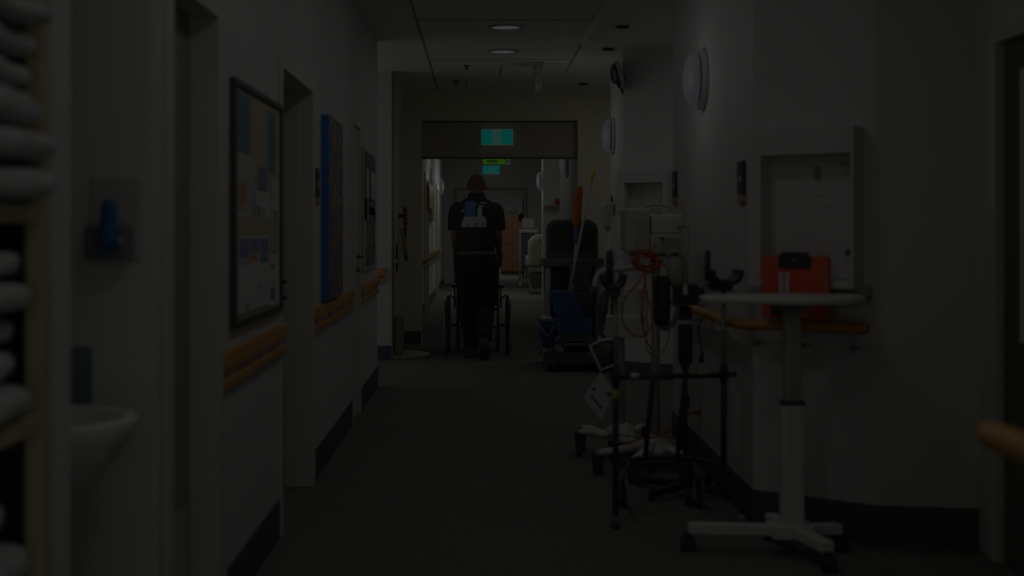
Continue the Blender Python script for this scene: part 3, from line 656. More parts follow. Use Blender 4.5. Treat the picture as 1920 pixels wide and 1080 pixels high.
for (ex, ey) in ((-.405, .06), (.205, .05), (.075, -.26), (-.03, .24)):
    d = Vector((ex, ey, 0)); n = d.normalized()
    lg = MB().bar(Vector((MX, MY, .098))+n*.05, Vector((MX, MY, .093))+d, .055, .042).build('leg', 'white', t, bevel=.006)
    cst = MB().box(MX+ex-.012, MX+ex+.012, MY+ey-.02, MY+ey+.02, .04, .075).cyl((MX+ex-.026, MY+ey, .029), (MX+ex+.026, MY+ey, .029), .029, n=18).build('castor', 'rubber', lg)

# ------------------------------------------------------------------ forearm walking frame
t = thing('forearm_walker', 'black and silver forearm walking frame with padded arm gutters', 'walker', (.85, 5.75, 0))
A = (.588, 5.55); Bq = (1.085, 5.70)
MB().cyl((A[0], A[1], .05), (A[0], A[1], .66), .0135).build('leg', 'black', t)
MB().lathe([(0, 0), (.02, 0), (.018, .03), (.014, .06), (0, .06)], (A[0], A[1], 0), 14).build('rubber_foot', mat('grey_rubber', T(15, 15, 14), .8), t)
MB().cyl((Bq[0], Bq[1], .23), (Bq[0], Bq[1], .67), .0135).build('leg', 'black', t)
MB().cyl((A[0], A[1], .66), (A[0], A[1], 1.03), .010).build('extension_tube', 'steel', t)
MB().cyl((Bq[0], Bq[1], .67), (Bq[0], Bq[1], 1.04), .010).build('extension_tube', 'steel', t)
MB().cyl((A[0]-.02, A[1], .655), (Bq[0]+.02, Bq[1], .645), .0115).cyl((A[0], A[1], .62), (A[0], A[1], .69), .018).cyl((Bq[0], Bq[1], .62), (Bq[0], Bq[1], .69), .018).cyl((Bq[0], Bq[1], .65), (Bq[0]+.045, Bq[1]-.01, .65), .007).ell((Bq[0]+.045, Bq[1]-.01, .65), (.012, .012, .014), 8, 6).build('cross_bar', 'black', t)
MB().tube(spline([(.60, 5.62, .25), (.70, 5.84, .245), (.9, 5.88, .245), (1.02, 5.8, .245), (1.085, 5.70, .235), (1.13, 5.62, .20), (1.143, 5.60, .14), (1.145, 5.60, .05)], 6), .012, 10).build('lower_bar', 'black', t)
MB().lathe([(0, 0), (.022, 0), (.018, .05), (0, .05)], (1.145, 5.60, 0), 14).build('rubber_foot', 'grey', t)
for (xa, ya, yb_) in ((.755, 5.59, 5.85), (.905, 5.64, 5.87)): MB().cyl((xa, ya, .65), (xa, yb_, .25), .0115).build('strut', 'black', t)
for k, (xa, ya) in enumerate(((.665, 5.98), (1.02, 5.98))):
    c_ = MB(); c_.cyl((xa, ya, .11), ((.66, .98)[k], (5.76, 5.86)[k], .245), .011); c_.box(xa-.024, xa-.016, ya-.02, ya+.015, .045, .12).box(xa+.016, xa+.024, ya-.02, ya+.015, .045, .12)
    cc = c_.build('castor_fork', 'steel', t)
    MB().lathe([(.02, -.012), (.045, -.013), (.049, -.006), (.049, .006), (.045, .013), (.02, .012)], (xa, ya, .049), 22, R=roty(PI/2)).cyl((xa-.025, ya, .049), (xa+.025, ya, .049), .02, mi=1).build('wheel', ['rubber', 'grey'], cc)
def gutter(c, wd, L, hh):
    c = Vector(c); m = MB(); rings = []
    for i in range(7):
        y = c.y-L/2+L*i/6; ring = []; e = 1-.06*abs(-1+2*i/6)**3
        for k in range(13):
            a = PI+PI*k/12; ring.append(Vector((c.x+wd/2*math.copysign(abs(math.cos(a))**.75, math.cos(a))*e, y, c.z+hh-hh*abs(math.sin(a))**.85*e)))
        for k in range(12, -1, -1):
            a = PI+PI*k/12; ring.append(Vector((c.x+(wd/2-.020)*math.copysign(abs(math.cos(a))**.75, math.cos(a))*e, y, c.z+hh+.004-(hh-.018)*abs(math.sin(a))**.85*e)))
        rings.append(ring)
    m.loft(rings, caps=False); o = len(m.v)-len(rings)*26
    for e in (0, len(rings)-1):
        for k in range(12): m.f.append([o+e*26+k, o+e*26+k+1, o+e*26+24-k, o+e*26+25-k]); m.m.append(0); m.sm.append(False)
    return m
gutter((.578, 5.57, 1.03), .112, .17, .07).build('arm_gutter', 'black', t, bevel=.003)
gutter((1.068, 5.60, 1.048), .152, .17, .07).build('arm_gutter', 'black', t, bevel=.003)
MB().box(.55, .605, 5.5, 5.62, 1.005, 1.032).build('gutter_clamp', 'dark', t, bevel=.004); MB().box(1.02, 1.11, 5.62, 5.74, 1.022, 1.05).build('gutter_clamp', 'dark', t, bevel=.004)
hg = MB(); hg.cyl((.585, 5.78, 1.04), (.585, 5.78, 1.20), .0155).build('hand_grip', 'black', t)
MB().cyl((.585, 5.62, 1.035), (.585, 5.78, 1.04), .009).build('grip_rod', 'steel', t)
MB().cyl((.978, 5.50, 1.075), (.978, 5.50, 1.205), .0125).build('hand_grip', 'black', t)
MB().tube([(1.06, 5.68, 1.045), (.99, 5.6, 1.05), (.978, 5.50, 1.06), (.978, 5.5, 1.08)], .009, 8).build('grip_rod', 'steel', t)
MB().cyl((A[0], A[1], .555), (A[0], A[1], .60), .0145).build('green_tape', 'green', t)
MB().cyl((.965, 5.664, .6515), (1.005, 5.676, .6505), .0125).build('green_tape', 'green', t)
MB().cyl((.655, 5.568, .658), (.69, 5.578, .6575), .0125).build('white_label', 'white', t)

# ------------------------------------------------------------------ pump stand with white wheeled base
AX, AY = XP(1229, 6.95), 6.95
t = thing('pump_stand', 'wheeled medical stand carrying pale pump boxes and orange cords', 'medical stand', (AX, AY, 0))
MB().lathe([(0, .12), (.024, .12), (.024, 1.17), (0, 1.17)], (AX, AY, 0), 20).build('pole', mat('pole_grey', T(28, 28, 26), .35, .3), t)
MB().lathe([(0, .09), (.13, .09), (.12, .12), (.06, .145), (.03, .18), (0, .18)], (AX, AY, 0), 28).build('base_hub', 'white', t)
for (ex, ey) in ((-.33, -.18), (-.17, -.40), (.13, -.30), (.16, .16), (-.2, .25)):
    d = Vector((ex, ey, 0)); o = Vector((AX, AY, 0))
    lg = MB().tube([o+Vector((0, 0, .125))+d*.1, o+Vector((0, 0, .12))+d*.5, o+Vector((0, 0, .112))+d], [.030, .026, .022], 12, flat=.8).build('leg', 'white', t)
    c_ = o+d
    MB().box(c_.x-.03, c_.x+.03, c_.y-.035, c_.y+.035, .07, .105).cyl((c_.x-.024, c_.y, .045), (c_.x+.024, c_.y, .045), .045, n=20).build('castor', 'rubber', lg)
ya = 6.93
pbx = mat('pump_case', T(31, 31, 27), .5, var=.03)
x0, x1 = XP(1167, ya), XP(1213, ya)
bx = B(x0, x1, ya-.12, ya+.1, ZP(471, ya), ZP(392, ya)).build('pump_box', pbx, t, bevel=.012)
B(x0+.055, x1-.015, ya-.124, ya-.118, ZP(468, ya), ZP(410, ya)).build('front_panel', mat('pump_panel', T(27, 28, 25), .5), bx, bevel=.004)
x0, x1 = XP(1216, ya), XP(1275, ya)
bx = B(x0, x1, ya-.1, ya+.1, ZP(438, ya), ZP(402, ya)).build('pump_box', mat('pump_white', T(34, 34, 32), .5), t, bevel=.012)
B(x0+.02, x0+.07, ya-.06, ya+.06, ZP(402, ya), ZP(389, ya)).build('top_block', 'lgrey', bx, bevel=.006)
x0, x1 = XP(1214, ya), XP(1277, ya)
bx = B(x0, x1, ya-.11, ya+.1, ZP(476, ya), ZP(439, ya)).build('pump_box', pbx, t, bevel=.012)
B(x0+.06, x1-.02, ya-.114, ya-.108, ZP(472, ya), ZP(444, ya)).build('front_panel', mat('pump_panel2', T(25, 25, 23), .5), bx, bevel=.003)
MB().cyl((XP(1236, ya), ya-.113, ZP(447, ya)), (XP(1236, ya), ya-.121, ZP(447, ya)), .009).build('knob', 'black', bx)
MB().box(AX-.14, AX+.11, ya-.05, ya+.05, ZP(480, ya), ZP(474, ya)).build('carrier_plate', 'grey', t)
MB().tube(spline([P(1197, 392, 6.85), P(1215, 386, 6.84), P(1235, 384, 6.84), P(1255, 390, 6.86), P(1268, 401, 6.88)], 6), .007, 8).build('carry_handle', 'paper2', t)
MB().tube(spline([P(1272, 425, 6.8), P(1285, 424, 6.8), P(1291, 435, 6.8), P(1290, 470, 6.8), P(1284, 490, 6.8)], 6), .004, 8).cyl(P(1270, 425, 6.8), P(1283, 425, 6.8), .010, .006).build('sensor_lead', 'cable', t)
MB().tube(spline([P(1250, 480, 6.8), P(1263, 472, 6.8), P(1278, 478, 6.8), P(1286, 505, 6.8), P(1282, 540, 6.8), P(1275, 570, 6.8), P(1265, 600, 6.8), P(1248, 616, 6.8), P(1233, 600, 6.8), P(1229, 560, 6.8), P(1232, 510, 6.82), P(1240, 488, 6.82)], 6), .014, 10).build('coiled_hose', mat('hose_grey', T(23, 23, 21), .6), t)
MB().lathe([(0, -.13), (.035, -.13), (.045, -.09), (.047, .1), (.03, .13), (0, .13)], P(1241, 563, 6.78), 22).build('suction_canister', 'black', t)
MB().ell(P(1266, 510, 6.8), (.048, .03, .085), 18, 12).build('drip_bag', mat('drip_bag', T(25, 26, 22), .3), t)
cd = MB()
rnd = random.Random(3)
base = P(1212, 490, 6.72)
for i in range(7):
    pts = []
    a0 = rnd.uniform(0, 6)
    for k in range(7):
        a = a0+k*.95; pts.append(base+Vector((.075*math.cos(a)*rnd.uniform(.5, 1.1), rnd.uniform(-.03, .03), .05*math.sin(a)*rnd.uniform(.4, 1.2))))
    cd.tube(spline(pts, 5), .0048, 8)
def cordp(l, r=.0042): cd.tube(spline([P(*q) for q in l], 6), r, 8)
cordp([(1229, 455, 6.75), (1224, 475, 6.73), (1214, 500, 6.7), (1196, 530, 6.7), (1174, 556, 6.7), (1166, 585, 6.7), (1172, 612, 6.7), (1190, 629, 6.7), (1207, 629, 6.7), (1220, 614, 6.7), (1222, 590, 6.7), (1213, 550, 6.7), (1208, 515, 6.7)])
cordp([(1214, 500, 6.7), (1206, 550, 6.69), (1203, 585, 6.69), (1205, 610, 6.69), (1213, 640, 6.69), (1222, 656, 6.69)])
cordp([(1216, 500, 6.7), (1242, 498, 6.7), (1250, 502, 6.7)])
cd.build('orange_cord', 'cord', t); cd = MB()
cordp([(1165, 852, 6.9), (1180, 830, 6.85), (1205, 822, 6.83), (1240, 816, 6.9), (1265, 795, 7.0), (1285, 778, 7.05), (1302, 772, 7.1)], .005)
cd.build('orange_cord', 'cord', t)
MB().tube([P(1202, 583, 6.68), P(1203, 588, 6.68), P(1205, 606, 6.68), P(1205, 610, 6.68)], [.003, .008, .008, .003], 8).build('cord_plug', mat('brown_plug', T(26, 11, 4), .5), t)
MB().tube(spline([P(1210, 640, 6.75), P(1213, 655, 6.75), P(1222, 664, 6.75), P(1240, 662, 6.75), P(1252, 640, 6.75), P(1256, 610, 6.75)], 6), .004, 8).build('clear_tube', 'cable', t)

# second white stand with handlebar, box and tag
SX, SY = XP(1165, 7.35), 7.35
t = thing('monitor_stand', 'slim white wheeled stand with a black hand grip left of the pump stand', 'medical stand', (SX, SY, 0))
MB().lathe([(0, .13), (.020, .13), (.020, 1.05), (0, 1.05)], (SX, SY, 0), 18).build('pole', 'lgrey', t)
MB().lathe([(0, .11), (.09, .11), (.085, .15), (.04, .18), (0, .18)], (SX, SY, 0), 24).build('base_hub', 'white', t)
for (ex, ey) in ((-.25, -.06), (-.215, .1), (.16, .18), (.02, .27), (.05, -.20)):
    d = Vector((ex, ey, 0)); o = Vector((SX, SY, 0))
    lg = MB().tube([o+Vector((0, 0, .12))+d*.1, o+Vector((0, 0, .115))+d*.5, o+Vector((0, 0, .14))+d*.8, o+Vector((0, 0, .138))+d], [.032, .028, .025, .022], 12, flat=.7).build('leg', 'white', t)
    c_ = o+d
    MB().box(c_.x-.02, c_.x+.02, c_.y-.03, c_.y+.03, .075, .135).lathe([(.015, -.014), (.038, -.014), (.043, -.006), (.043, .006), (.038, .014), (.015, .014)], (c_.x, c_.y, .044), 20, R=roty(PI/2)).cyl((c_.x-.012, c_.y, .044), (c_.x+.012, c_.y, .044), .02, mi=1).build('castor', ['rubber', 'steel'], lg)
ybx = 7.25
MB().prism(rr2(XP(1130, ybx), XP(1214, ybx), ZP(632, ybx), ZP(592, ybx), .03), lambda a, b: (a, ybx-.06, b), lambda a, b: (a, ybx+.08, b)).build('white_box', 'white', t, bevel=.006)
B(XP(1168, ybx), XP(1214, ybx), ybx-.04, ybx+.07, ZP(594, ybx), ZP(540, ybx)).build('control_unit', 'white', t, bevel=.006)
MB().tube(spline([P(1212, 501, 7.2), P(1170, 504, 7.2), P(1135, 508, 7.2), P(1120, 517, 7.18), P(1115, 535, 7.15), P(1112, 560, 7.12)], 6), .016, 12).cyl((SX, SY, 1.04), P(1165, 505, 7.2), .014).build('handlebar', 'lgrey', t)
MB().tube([P(1115, 540, 7.13), P(1108, 555, 7.11), P(1103, 575, 7.09), P(1104, 592, 7.09), P(1106, 597, 7.09)], [.018, .03, .036, .03, .010], 14).build('hand_grip', 'black', t)
MB().tube(spline([P(1136, 545, 7.1), P(1132, 575, 7.08), P(1128, 610, 7.08), P(1124, 640, 7.08)], 5), [.02, .022, .024, .024, .024, .024, .024, .022, .02, .018, .016, .014, .012, .01, .008, .005], 10).build('cuff_bag', 'dark', t)
MB().tube([P(1150, 636, 7.0), P(1128, 638, 7.0), P(1106, 648, 7.0), P(1126, 694, 7.0), P(1152, 684, 7.0)], .009, 8).tube([P(1124, 630, 7.05), P(1124, 640, 7.0)], .006, 8).tube([P(1152, 684, 7.0), (SX, SY, ZP(684, 7.0))], .008, 8).tube([P(1150, 636, 7.0), (SX, SY, ZP(636, 7.0))], .008, 8).build('wire_bracket', 'white', t)
# tag
yt = 6.98
tag = MB(); q = [P(1126, 697, yt), P(1151, 733, yt), P(1128, 789, yt), P(1093, 746, yt)]
ctr = sum(q, Vector())/4
tag.add([p for p in q]+[p+Vector((0, .003, 0)) for p in q], [(0, 1, 2, 3), (7, 6, 5, 4), (0, 4, 5, 1), (1, 5, 6, 2), (2, 6, 7, 3), (3, 7, 4, 0)], 0)
def tline(a, b, wd): tag.bar(P(*a, yt-.001), P(*b, yt-.001), .002, wd, 1, up=(0, 0, 1))
tline((1107, 740), (1128, 766), .012); tline((1112, 727), (1115, 733), .02); tline((1140, 735), (1144, 743), .028)
solo('paper_tag', tag, ['paper', 'ink'], 'white diamond-hung paper tag dangling below the wire bracket', 'tag')

# black five-star stand with a tapered sleeve
CX, CY = XP(1285, 6.2), 6.2
t = thing('clamp_stand', 'slim black stand on a five-arm floor base with a chunky clamp head', 'stand', (CX, CY, 0))
MB().lathe([(0, .06), (.011, .06), (.011, .42), (.022, .44), (.024, .475), (.011, .50), (.011, .6), (.02, .63), (.034, .66), (.036, .80), (.03, .92), (0, .925)], (CX, CY, 0), 20).build('pole', 'black', t)
MB().lathe([(.0365, .835), (.038, .835), (.038, .855), (.0365, .855)], (CX, CY, 0), 20).build('white_band', 'lgrey', t)
MB().lathe([(0, .04), (.032, .04), (.035, .06), (.035, .20), (.02, .21), (0, .21)], (CX, CY, 0), 20).build('hub', 'black', t)
for (ex, ey) in ((-.2, .27), (-.18, -.1), (.165, .28), (.19, -.08), (-.02, -.22)):
    d = Vector((ex, ey, 0)); MB().bar((CX, CY, .062), Vector((CX, CY, .03))+d, .028, .036).cyl(Vector((CX, CY, 0))+d, Vector((CX, CY, .03))+d, .013, n=10).build('leg', 'black', t, bevel=.003)
hd = MB(); hd.box(XP(1266, 6.15), XP(1308, 6.15), 6.12, 6.26, ZP(572, 6.15), ZP(532, 6.15)); hd.build('clamp_head', 'black', t, bevel=.012)
MB().cyl(P(1300, 548, 6.13), P(1320, 545, 6.13), .02, .016).build('clamp_knob', 'black', t)
B(XP(1282, 6.1), XP(1290, 6.1), 6.112, 6.119, ZP(553, 6.1), ZP(534, 6.1)).build('white_tab', 'white', t)
MB().cyl(P(1309, 556, 6.12), P(1318, 562, 6.12), .015, .01).build('screw', 'steel', t)
# cable with plug, power point
y = 6.4
cb = thing('hanging_cable', 'thin black cable with a plug hanging below the curved handrail', 'cable', P(1315, 676, y))
MB().tube(spline([(1.12, y, .85), P(1309, 612, y), P(1313, 640, y), P(1316, 660, y)], 6), .0035, 8).build('lead', 'black', cb)
MB().tube([P(1316, 657, y), P(1316, 664, y), P(1315, 674, y), P(1315, 680, y)], [.004, .011, .013, .012], 10).build('plug', 'black', cb)
o = thing('power_outlet', 'small wall power outlet low on the white wall behind the walker', 'outlet', (1.205, 6.95, .27))
B(1.194, 1.21, 6.9, 7.0, .26, .34).build('plate', 'lgrey', o, bevel=.004); MB().cyl((1.194, 6.95, .30), (1.165, 6.95, .30), .016, .012).build('orange_plug', 'cord', o)
# gel dispenser + white bag on the far wall
yd = 11.9
t = thing('gel_dispenser', 'white hand gel dispenser on the wall edge behind the hanging bag', 'dispenser', (1.25, yd, 1.28))
B(1.14, 1.25, yd-.06, yd+.06, 1.30, 1.545).build('body', 'white', t, bevel=.03); B(1.17, 1.24, yd-.04, yd+.04, 1.27, 1.30).build('nozzle', 'lgrey', t, bevel=.006)
B(1.138, 1.142, yd-.02, yd+.02, 1.36, 1.48).build('sight_window', 'grey', t)
yb_ = 10.9
bag = MB(); rings = []
rnd = random.Random(11)
for (py, a, b) in ((402, 1150, 1158), (415, 1147, 1163), (430, 1145, 1168), (450, 1138, 1170), (470, 1133, 1172), (481, 1134, 1170), (486, 1140, 1164)):
    c_ = P((a+b)/2, py, yb_); r_ = (b-a)/2*yb_/F
    rings.append([c_+Vector((r_*math.cos(k*PI/8)*(1+.07*rnd.uniform(-1, 1)), .8*r_*math.sin(k*PI/8), 0)) for k in range(16)])
t = thing('plastic_bag', 'pale plastic bag hanging between the trolley and the pump boxes', 'bag', P(1152, 486, yb_))
bag.loft(rings).build('bag', 'clear', t, subd=1)
MB().tube(spline([P(1154, 404, yb_), P(1160, 396, yb_+.1), (1.22, 11.3, ZP(392, 11.3)), (1.245, 11.32, ZP(392, 11.3))], 5), .006, 8).build('hanging_strap', 'lgrey', t)

# ------------------------------------------------------------------ cleaning trolley
TY = 11.7
def tx(px): return XP(px, TY)
def tz(py): return ZP(py, TY)
t = thing('cleaning_trolley', 'black and grey cleaning trolley with bag frame and blue wringer bucket', 'cleaning trolley', (tx(1079), TY+.35, 0))
def rtop(x0, x1, z0, z1, r):
    o = [(x0, z0), (x1, z0)]
    for (cx, a0) in ((x1-r, 0), (x0+r, 90)):
        for i in range(7):
            a = math.radians(a0+15*i); o.append((cx+r*math.cos(a), z1-r+r*math.sin(a)))
    return o
MB().prism(rtop(tx(1027), tx(1127), tz(494), tz(411), .10), lambda a, b: (a, TY+.30, b), lambda a, b: (a, TY+.34, b)).build('lid_panel', 'dark', t, bevel=.012)
MB().prism(rtop(tx(1035), tx(1119), tz(470), tz(418), .085), lambda a, b: (a, TY+.290, b), lambda a, b: (a, TY+.302, b)).build('lid_inset', 'black', t, bevel=.004)
B(tx(1020), tx(1137), TY+.22, TY+.75, tz(502), tz(486)).build('bag_ring', mat('trolley_grey', T(15, 15, 14), .5), t, bevel=.012)
for x_ in (tx(1026), tx(1122)):
    for y_ in (TY+.24, TY+.7): B(x_, x_+.042, y_, y_+.035, .14, tz(502)).build('post', 'lgrey', t, bevel=.004)
MB().box(tx(1036), tx(1121), TY+.30, TY+.68, .22, tz(502)).build('waste_bag', 'black', t, bevel=.03)
B(tx(1070), tx(1112), TY+.16, TY+.22, tz(548), tz(487)).build('front_box', 'dark', t, bevel=.008)
# wringer bucket
bk = MB(); y0, y1 = TY-.12, TY+.20
def rect(x0, x1, y0, y1, z): return [Vector((x0, y0, z)), Vector((x1, y0, z)), Vector((x1, y1, z)), Vector((x0, y1, z))]
bk.loft([rect(tx(1048), tx(1109), y0+.05, y1-.03, tz(626)), rect(tx(1046), tx(1110), y0+.04, y1-.02, tz(596)), rect(tx(1043), tx(1112), y0+.02, y1, tz(590)), rect(tx(1034), tx(1115), y0-.01, y1, tz(556)), rect(tx(1031), tx(1117), y0-.02, y1, tz(550)), rect(tx(1030), tx(1118), y0-.03, y1, tz(546)),
         rect(tx(1034), tx(1114), y0+.0, y1-.02, tz(546)), rect(tx(1046), tx(1108), y0+.06, y1-.04, tz(580))], smooth=False)
wb = bk.build('wringer_bucket', 'blue', t, bevel=.012)
MB().add([P(1082, 551, y0-.03), P(1090, 551, y0-.03), P(1104, 585, y0-.005), P(1096, 585, y0-.005)]+[p+Vector((0, -.008, 0)) for p in (P(1082, 551, y0-.03), P(1090, 551, y0-.03), P(1104, 585, y0-.005), P(1096, 585, y0-.005))],
         [(3, 2, 1, 0), (4, 5, 6, 7), (0, 1, 5, 4), (1, 2, 6, 5), (2, 3, 7, 6), (3, 0, 4, 7)]).build('press_lever', 'dark', wb)
# arch base and deck
ar = MB(); pol = [(tx(1030), tz(660)), (tx(1040), tz(640)), (tx(1052), tz(628)), (tx(1066), tz(624)), (tx(1096), tz(624)), (tx(1108), tz(628)), (tx(1118), tz(638)), (tx(1130), tz(660)), (tx(1112), tz(660)), (tx(1106), tz(645)), (tx(1098), tz(638)), (tx(1064), tz(638)), (tx(1056), tz(645)), (tx(1050), tz(660))]
ar.prism(pol, lambda a, b: (a, TY-.13, b), lambda a, b: (a, TY+.2, b)); ar.build('arch_support', mat('trolley_grey2', T(12, 12, 11), .5), t)
B(tx(1018), tx(1140), TY-.15, TY+.80, tz(680), tz(658)).build('deck', 'dark', t, bevel=.012)
for x_ in (tx(1029), tx(1130)):
    for y_ in (TY-.08, TY+.72):
        ck = MB().box(x_-.03, x_+.03, y_-.03, y_+.03, .075, tz(680)).box(x_-.034, x_-.026, y_-.02, y_+.02, .03, .09).box(x_+.026, x_+.034, y_-.02, y_+.02, .03, .09).build('castor', 'steel', t)
        MB().cyl((x_-.022, y_, .042), (x_+.022, y_, .042), .042, n=18).build('wheel', 'black', ck)
# loose cloth strands on deck
sc_ = MB()
for i in range(6): sc_.tube(spline([P(1034+i*3, 656, TY-.165), P(1036+i*3, 649+i, TY-.175), P(1043+i*2.5, 648+i, TY-.18), P(1046+i*2, 660, TY-.17)], 5), .006, 6)
solo('mop_strands', sc_, 'lgrey', 'pale mop strands hanging over the front of the trolley deck', 'cloth')
# small bucket
t = thing('small_bucket', 'small blue bucket hung at the left side of the cleaning trolley', 'bucket', P(1028, 650, TY-.22))
cx, cy = XP(1027, TY-.2), TY-.2
MB().lathe([(0, ZP(651, cy)), (.058, ZP(651, cy)), (.084, ZP(603, cy)), (.090, ZP(602, cy)), (.090, ZP(598, cy)), (.078, ZP(599, cy)), (.054, ZP(645, cy)), (0, ZP(645, cy))], (cx, cy, 0), 28, sy=.8).build('pail', 'blue2', t)
MB().tube(spline([(cx-.088, cy, ZP(602, cy)), (cx-.05, cy-.06, ZP(618, cy)), (cx, cy-.085, ZP(628, cy)), (cx+.05, cy-.06, ZP(612, cy)), (cx+.088, cy, ZP(602, cy))], 6), .004, 8).build('wire_handle', 'steel', t)
B(cx+.06, cx+.09, cy+.0, cy+.10, ZP(606, cy), ZP(598, cy)).build('hook', 'dark', t)
cl = MB(); cl.ell((cx-.01, cy, ZP(597, cy)), (.055, .05, .022), 14, 8); cl.ell((cx-.03, cy+.01, ZP(594, cy)), (.025, .03, .016), 10, 6)
solo('cleaning_cloth', cl, 'lgrey', 'crumpled pale cloth in the top of the small blue bucket', 'cloth')
# mop and duster
t = thing('mop', 'long pale mop handle with a yellow tip leaning out of the blue bucket', 'mop', P(1066, 560, TY-.04))
a, b, e = P(1064, 566, TY-.02), P(1108, 342, TY+.02), P(1114, 318, TY+.022)
MB().cyl(a, b, .0125, .0125).build('shaft', 'lgrey', t); MB().tube([b, b.lerp(e, .1), b.lerp(e, .9), e], [.013, .0165, .0165, .009], 14).build('yellow_grip', 'yellow', t)
t = thing('duster', 'orange fluffy duster with a blue collar standing in the trolley', 'duster', P(1076, 545, TY+.10))
yy = TY+.11
MB().cyl(P(1073, 566, yy), P(1080, 452, yy), .011).build('shaft', 'lgrey', t)
MB().tube([P(1079.5, 456, yy), P(1079.5, 450, yy), P(1080, 436, yy), P(1081, 428, yy)], [.014, .019, .022, .02], 12).build('blue_collar', mat('blue_collar', T(8, 16, 28), .5), t)
MB().cyl(P(1074, 530, yy), P(1076, 497, yy), .017).build('blue_grip', 'blue2', t)
dd = MB(); n = 22; rings = []
rnd = random.Random(5)
for i in range(20):
    f_ = i/19; c_ = P(1080.5+5.5*f_, 430-81*f_, yy); r_ = .036*min(1, .6+f_*2.2)*(1 if f_ < .93 else .75)
    rings.append([c_+Vector((math.cos(2*PI*k/n), math.sin(2*PI*k/n), 0))*r_*(1+.13*rnd.uniform(-1, 1)) for k in range(n)])
dd.loft(rings).build('fluffy_head', 'orange', t)

# ------------------------------------------------------------------ wheelchair
WX, WY = XP(896, 13.2), 13.22
t = thing('wheelchair', 'folding wheelchair with spoked wheels pushed along by the walking person', 'wheelchair', (WX, WY, 0))
for s in (-1, 1):
    xw = WX+s*.305; R = roty(PI/2); r = .292
    MB().tube([(xw, WY+r*math.cos(a), r+.01+r*math.sin(a)) for a in [2*PI*k/40 for k in range(40)]], .0155, 8, closed=True).build('tyre', 'rubber', t)
    wh = MB().tube([(xw, WY+.268*math.cos(a), r+.01+.268*math.sin(a)) for a in [2*PI*k/40 for k in range(40)]], .009, 8, closed=True).cyl((xw-.03, WY, r+.01), (xw+.03, WY, r+.01), .024)
    for k in range(20): a = 2*PI*k/20; wh.cyl((xw+(.015 if k % 2 else -.015), WY, r+.01), (xw, WY+.265*math.cos(a), r+.01+.265*math.sin(a)), .0018, n=5)
    wh.build('spoked_wheel', 'steel', t)
    MB().tube([(xw+s*.035, WY+.25*math.cos(a), r+.01+.25*math.sin(a)) for a in [2*PI*k/36 for k in range(36)]], .009, 8, closed=True).build('push_rim', 'lgrey', t)
    xf = WX+s*.21
    MB().tube(spline([(xf, WY-.17, .93), (xf, WY-.06, .92), (xf, WY-.03, .86), (xf, WY-.02, .5), (xf, WY, .30), (xf, WY+.05, .25), (xf, WY+.42, .25), (xf, WY+.5, .2)], 5), .011, 10).tube([(xf, WY-.02, .46), (xf, WY+.42, .46), (xf, WY+.42, .25)], .010, 8).cyl((xf, WY, .30), (xw-s*.02, WY, .30), .014).build('side_frame', 'dark', t)
    MB().cyl((xf, WY-.20, .931), (xf, WY-.09, .925), .017).build('hand_grip', 'black', t)
    B(xf-.028+s*.035, xf+.028+s*.035, WY-.02, WY+.30, .685, .715).build('armrest_pad', 'black', t, bevel=.008)
    MB().tube([(xf+s*.03, WY, .5), (xf+s*.03, WY, .69)], .009, 8).tube([(xf+s*.03, WY+.26, .46), (xf+s*.03, WY+.26, .69)], .009, 8).build('armrest_post', 'steel', t)
    B(xf+s*.026, xf+s*.030, WY+.01, WY+.25, .47, .66).build('skirt_guard', 'dark', t)
    fk = MB().box(xf-.022, xf-.017, WY+.38, WY+.44, .08, .24).box(xf+.017, xf+.022, WY+.38, WY+.44, .08, .24).build('castor_fork', 'dark', t)
    MB().lathe([(.03, -.012), (.083, -.013), (.092, -.006), (.092, .006), (.083, .013), (.03, .012)], (xf, WY+.41, .092), 24, R=R).build('front_wheel', 'rubber', fk)
    MB().tube([(xf, WY+.5, .2), (xf, WY+.6, .12), (xf-s*.03, WY+.62, .1)], .009, 8).box(xf-s*.10-.06, xf-s*.10+.06, WY+.58, WY+.74, .085, .1).build('footrest', 'dark', t)
    MB().cyl((xf, WY-.1, .12), (xf, WY+.02, .28), .010).ell((xf, WY-.1, .11), (.018, .018, .018), 8, 6).build('tipping_lever', 'black', t)
    MB().tube([(xf+s*.02, WY-.03, .57), (xf+s*.07, WY+.0, .60), (xf+s*.07, WY-.05, .615)], .008, 8).build('brake_lever', 'black', t)
m = MB(); rings = []
for z in (.50, .6, .72, .84, .88): rings.append([(WX-.205, WY-.03, z), (WX-.1, WY+.005, z), (WX, WY+.015, z), (WX+.1, WY+.005, z), (WX+.205, WY-.03, z), (WX+.205, WY-.022, z), (WX+.1, WY+.013, z), (WX, WY+.023, z), (WX-.1, WY+.013, z), (WX-.205, WY-.022, z)])
m.loft(rings).build('back_sling', 'black', t)
B(WX-.2, WX+.2, WY-.02, WY+.42, .455, .475).build('seat_sling', 'black', t, bevel=.006)
MB().cyl((WX-.2, WY+.1, .46), (WX+.2, WY+.1, .26), .010).build('cross_brace', 'dark', t); MB().cyl((WX+.2, WY+.13, .46), (WX-.2, WY+.13, .26), .010).build('cross_brace', 'dark', t)

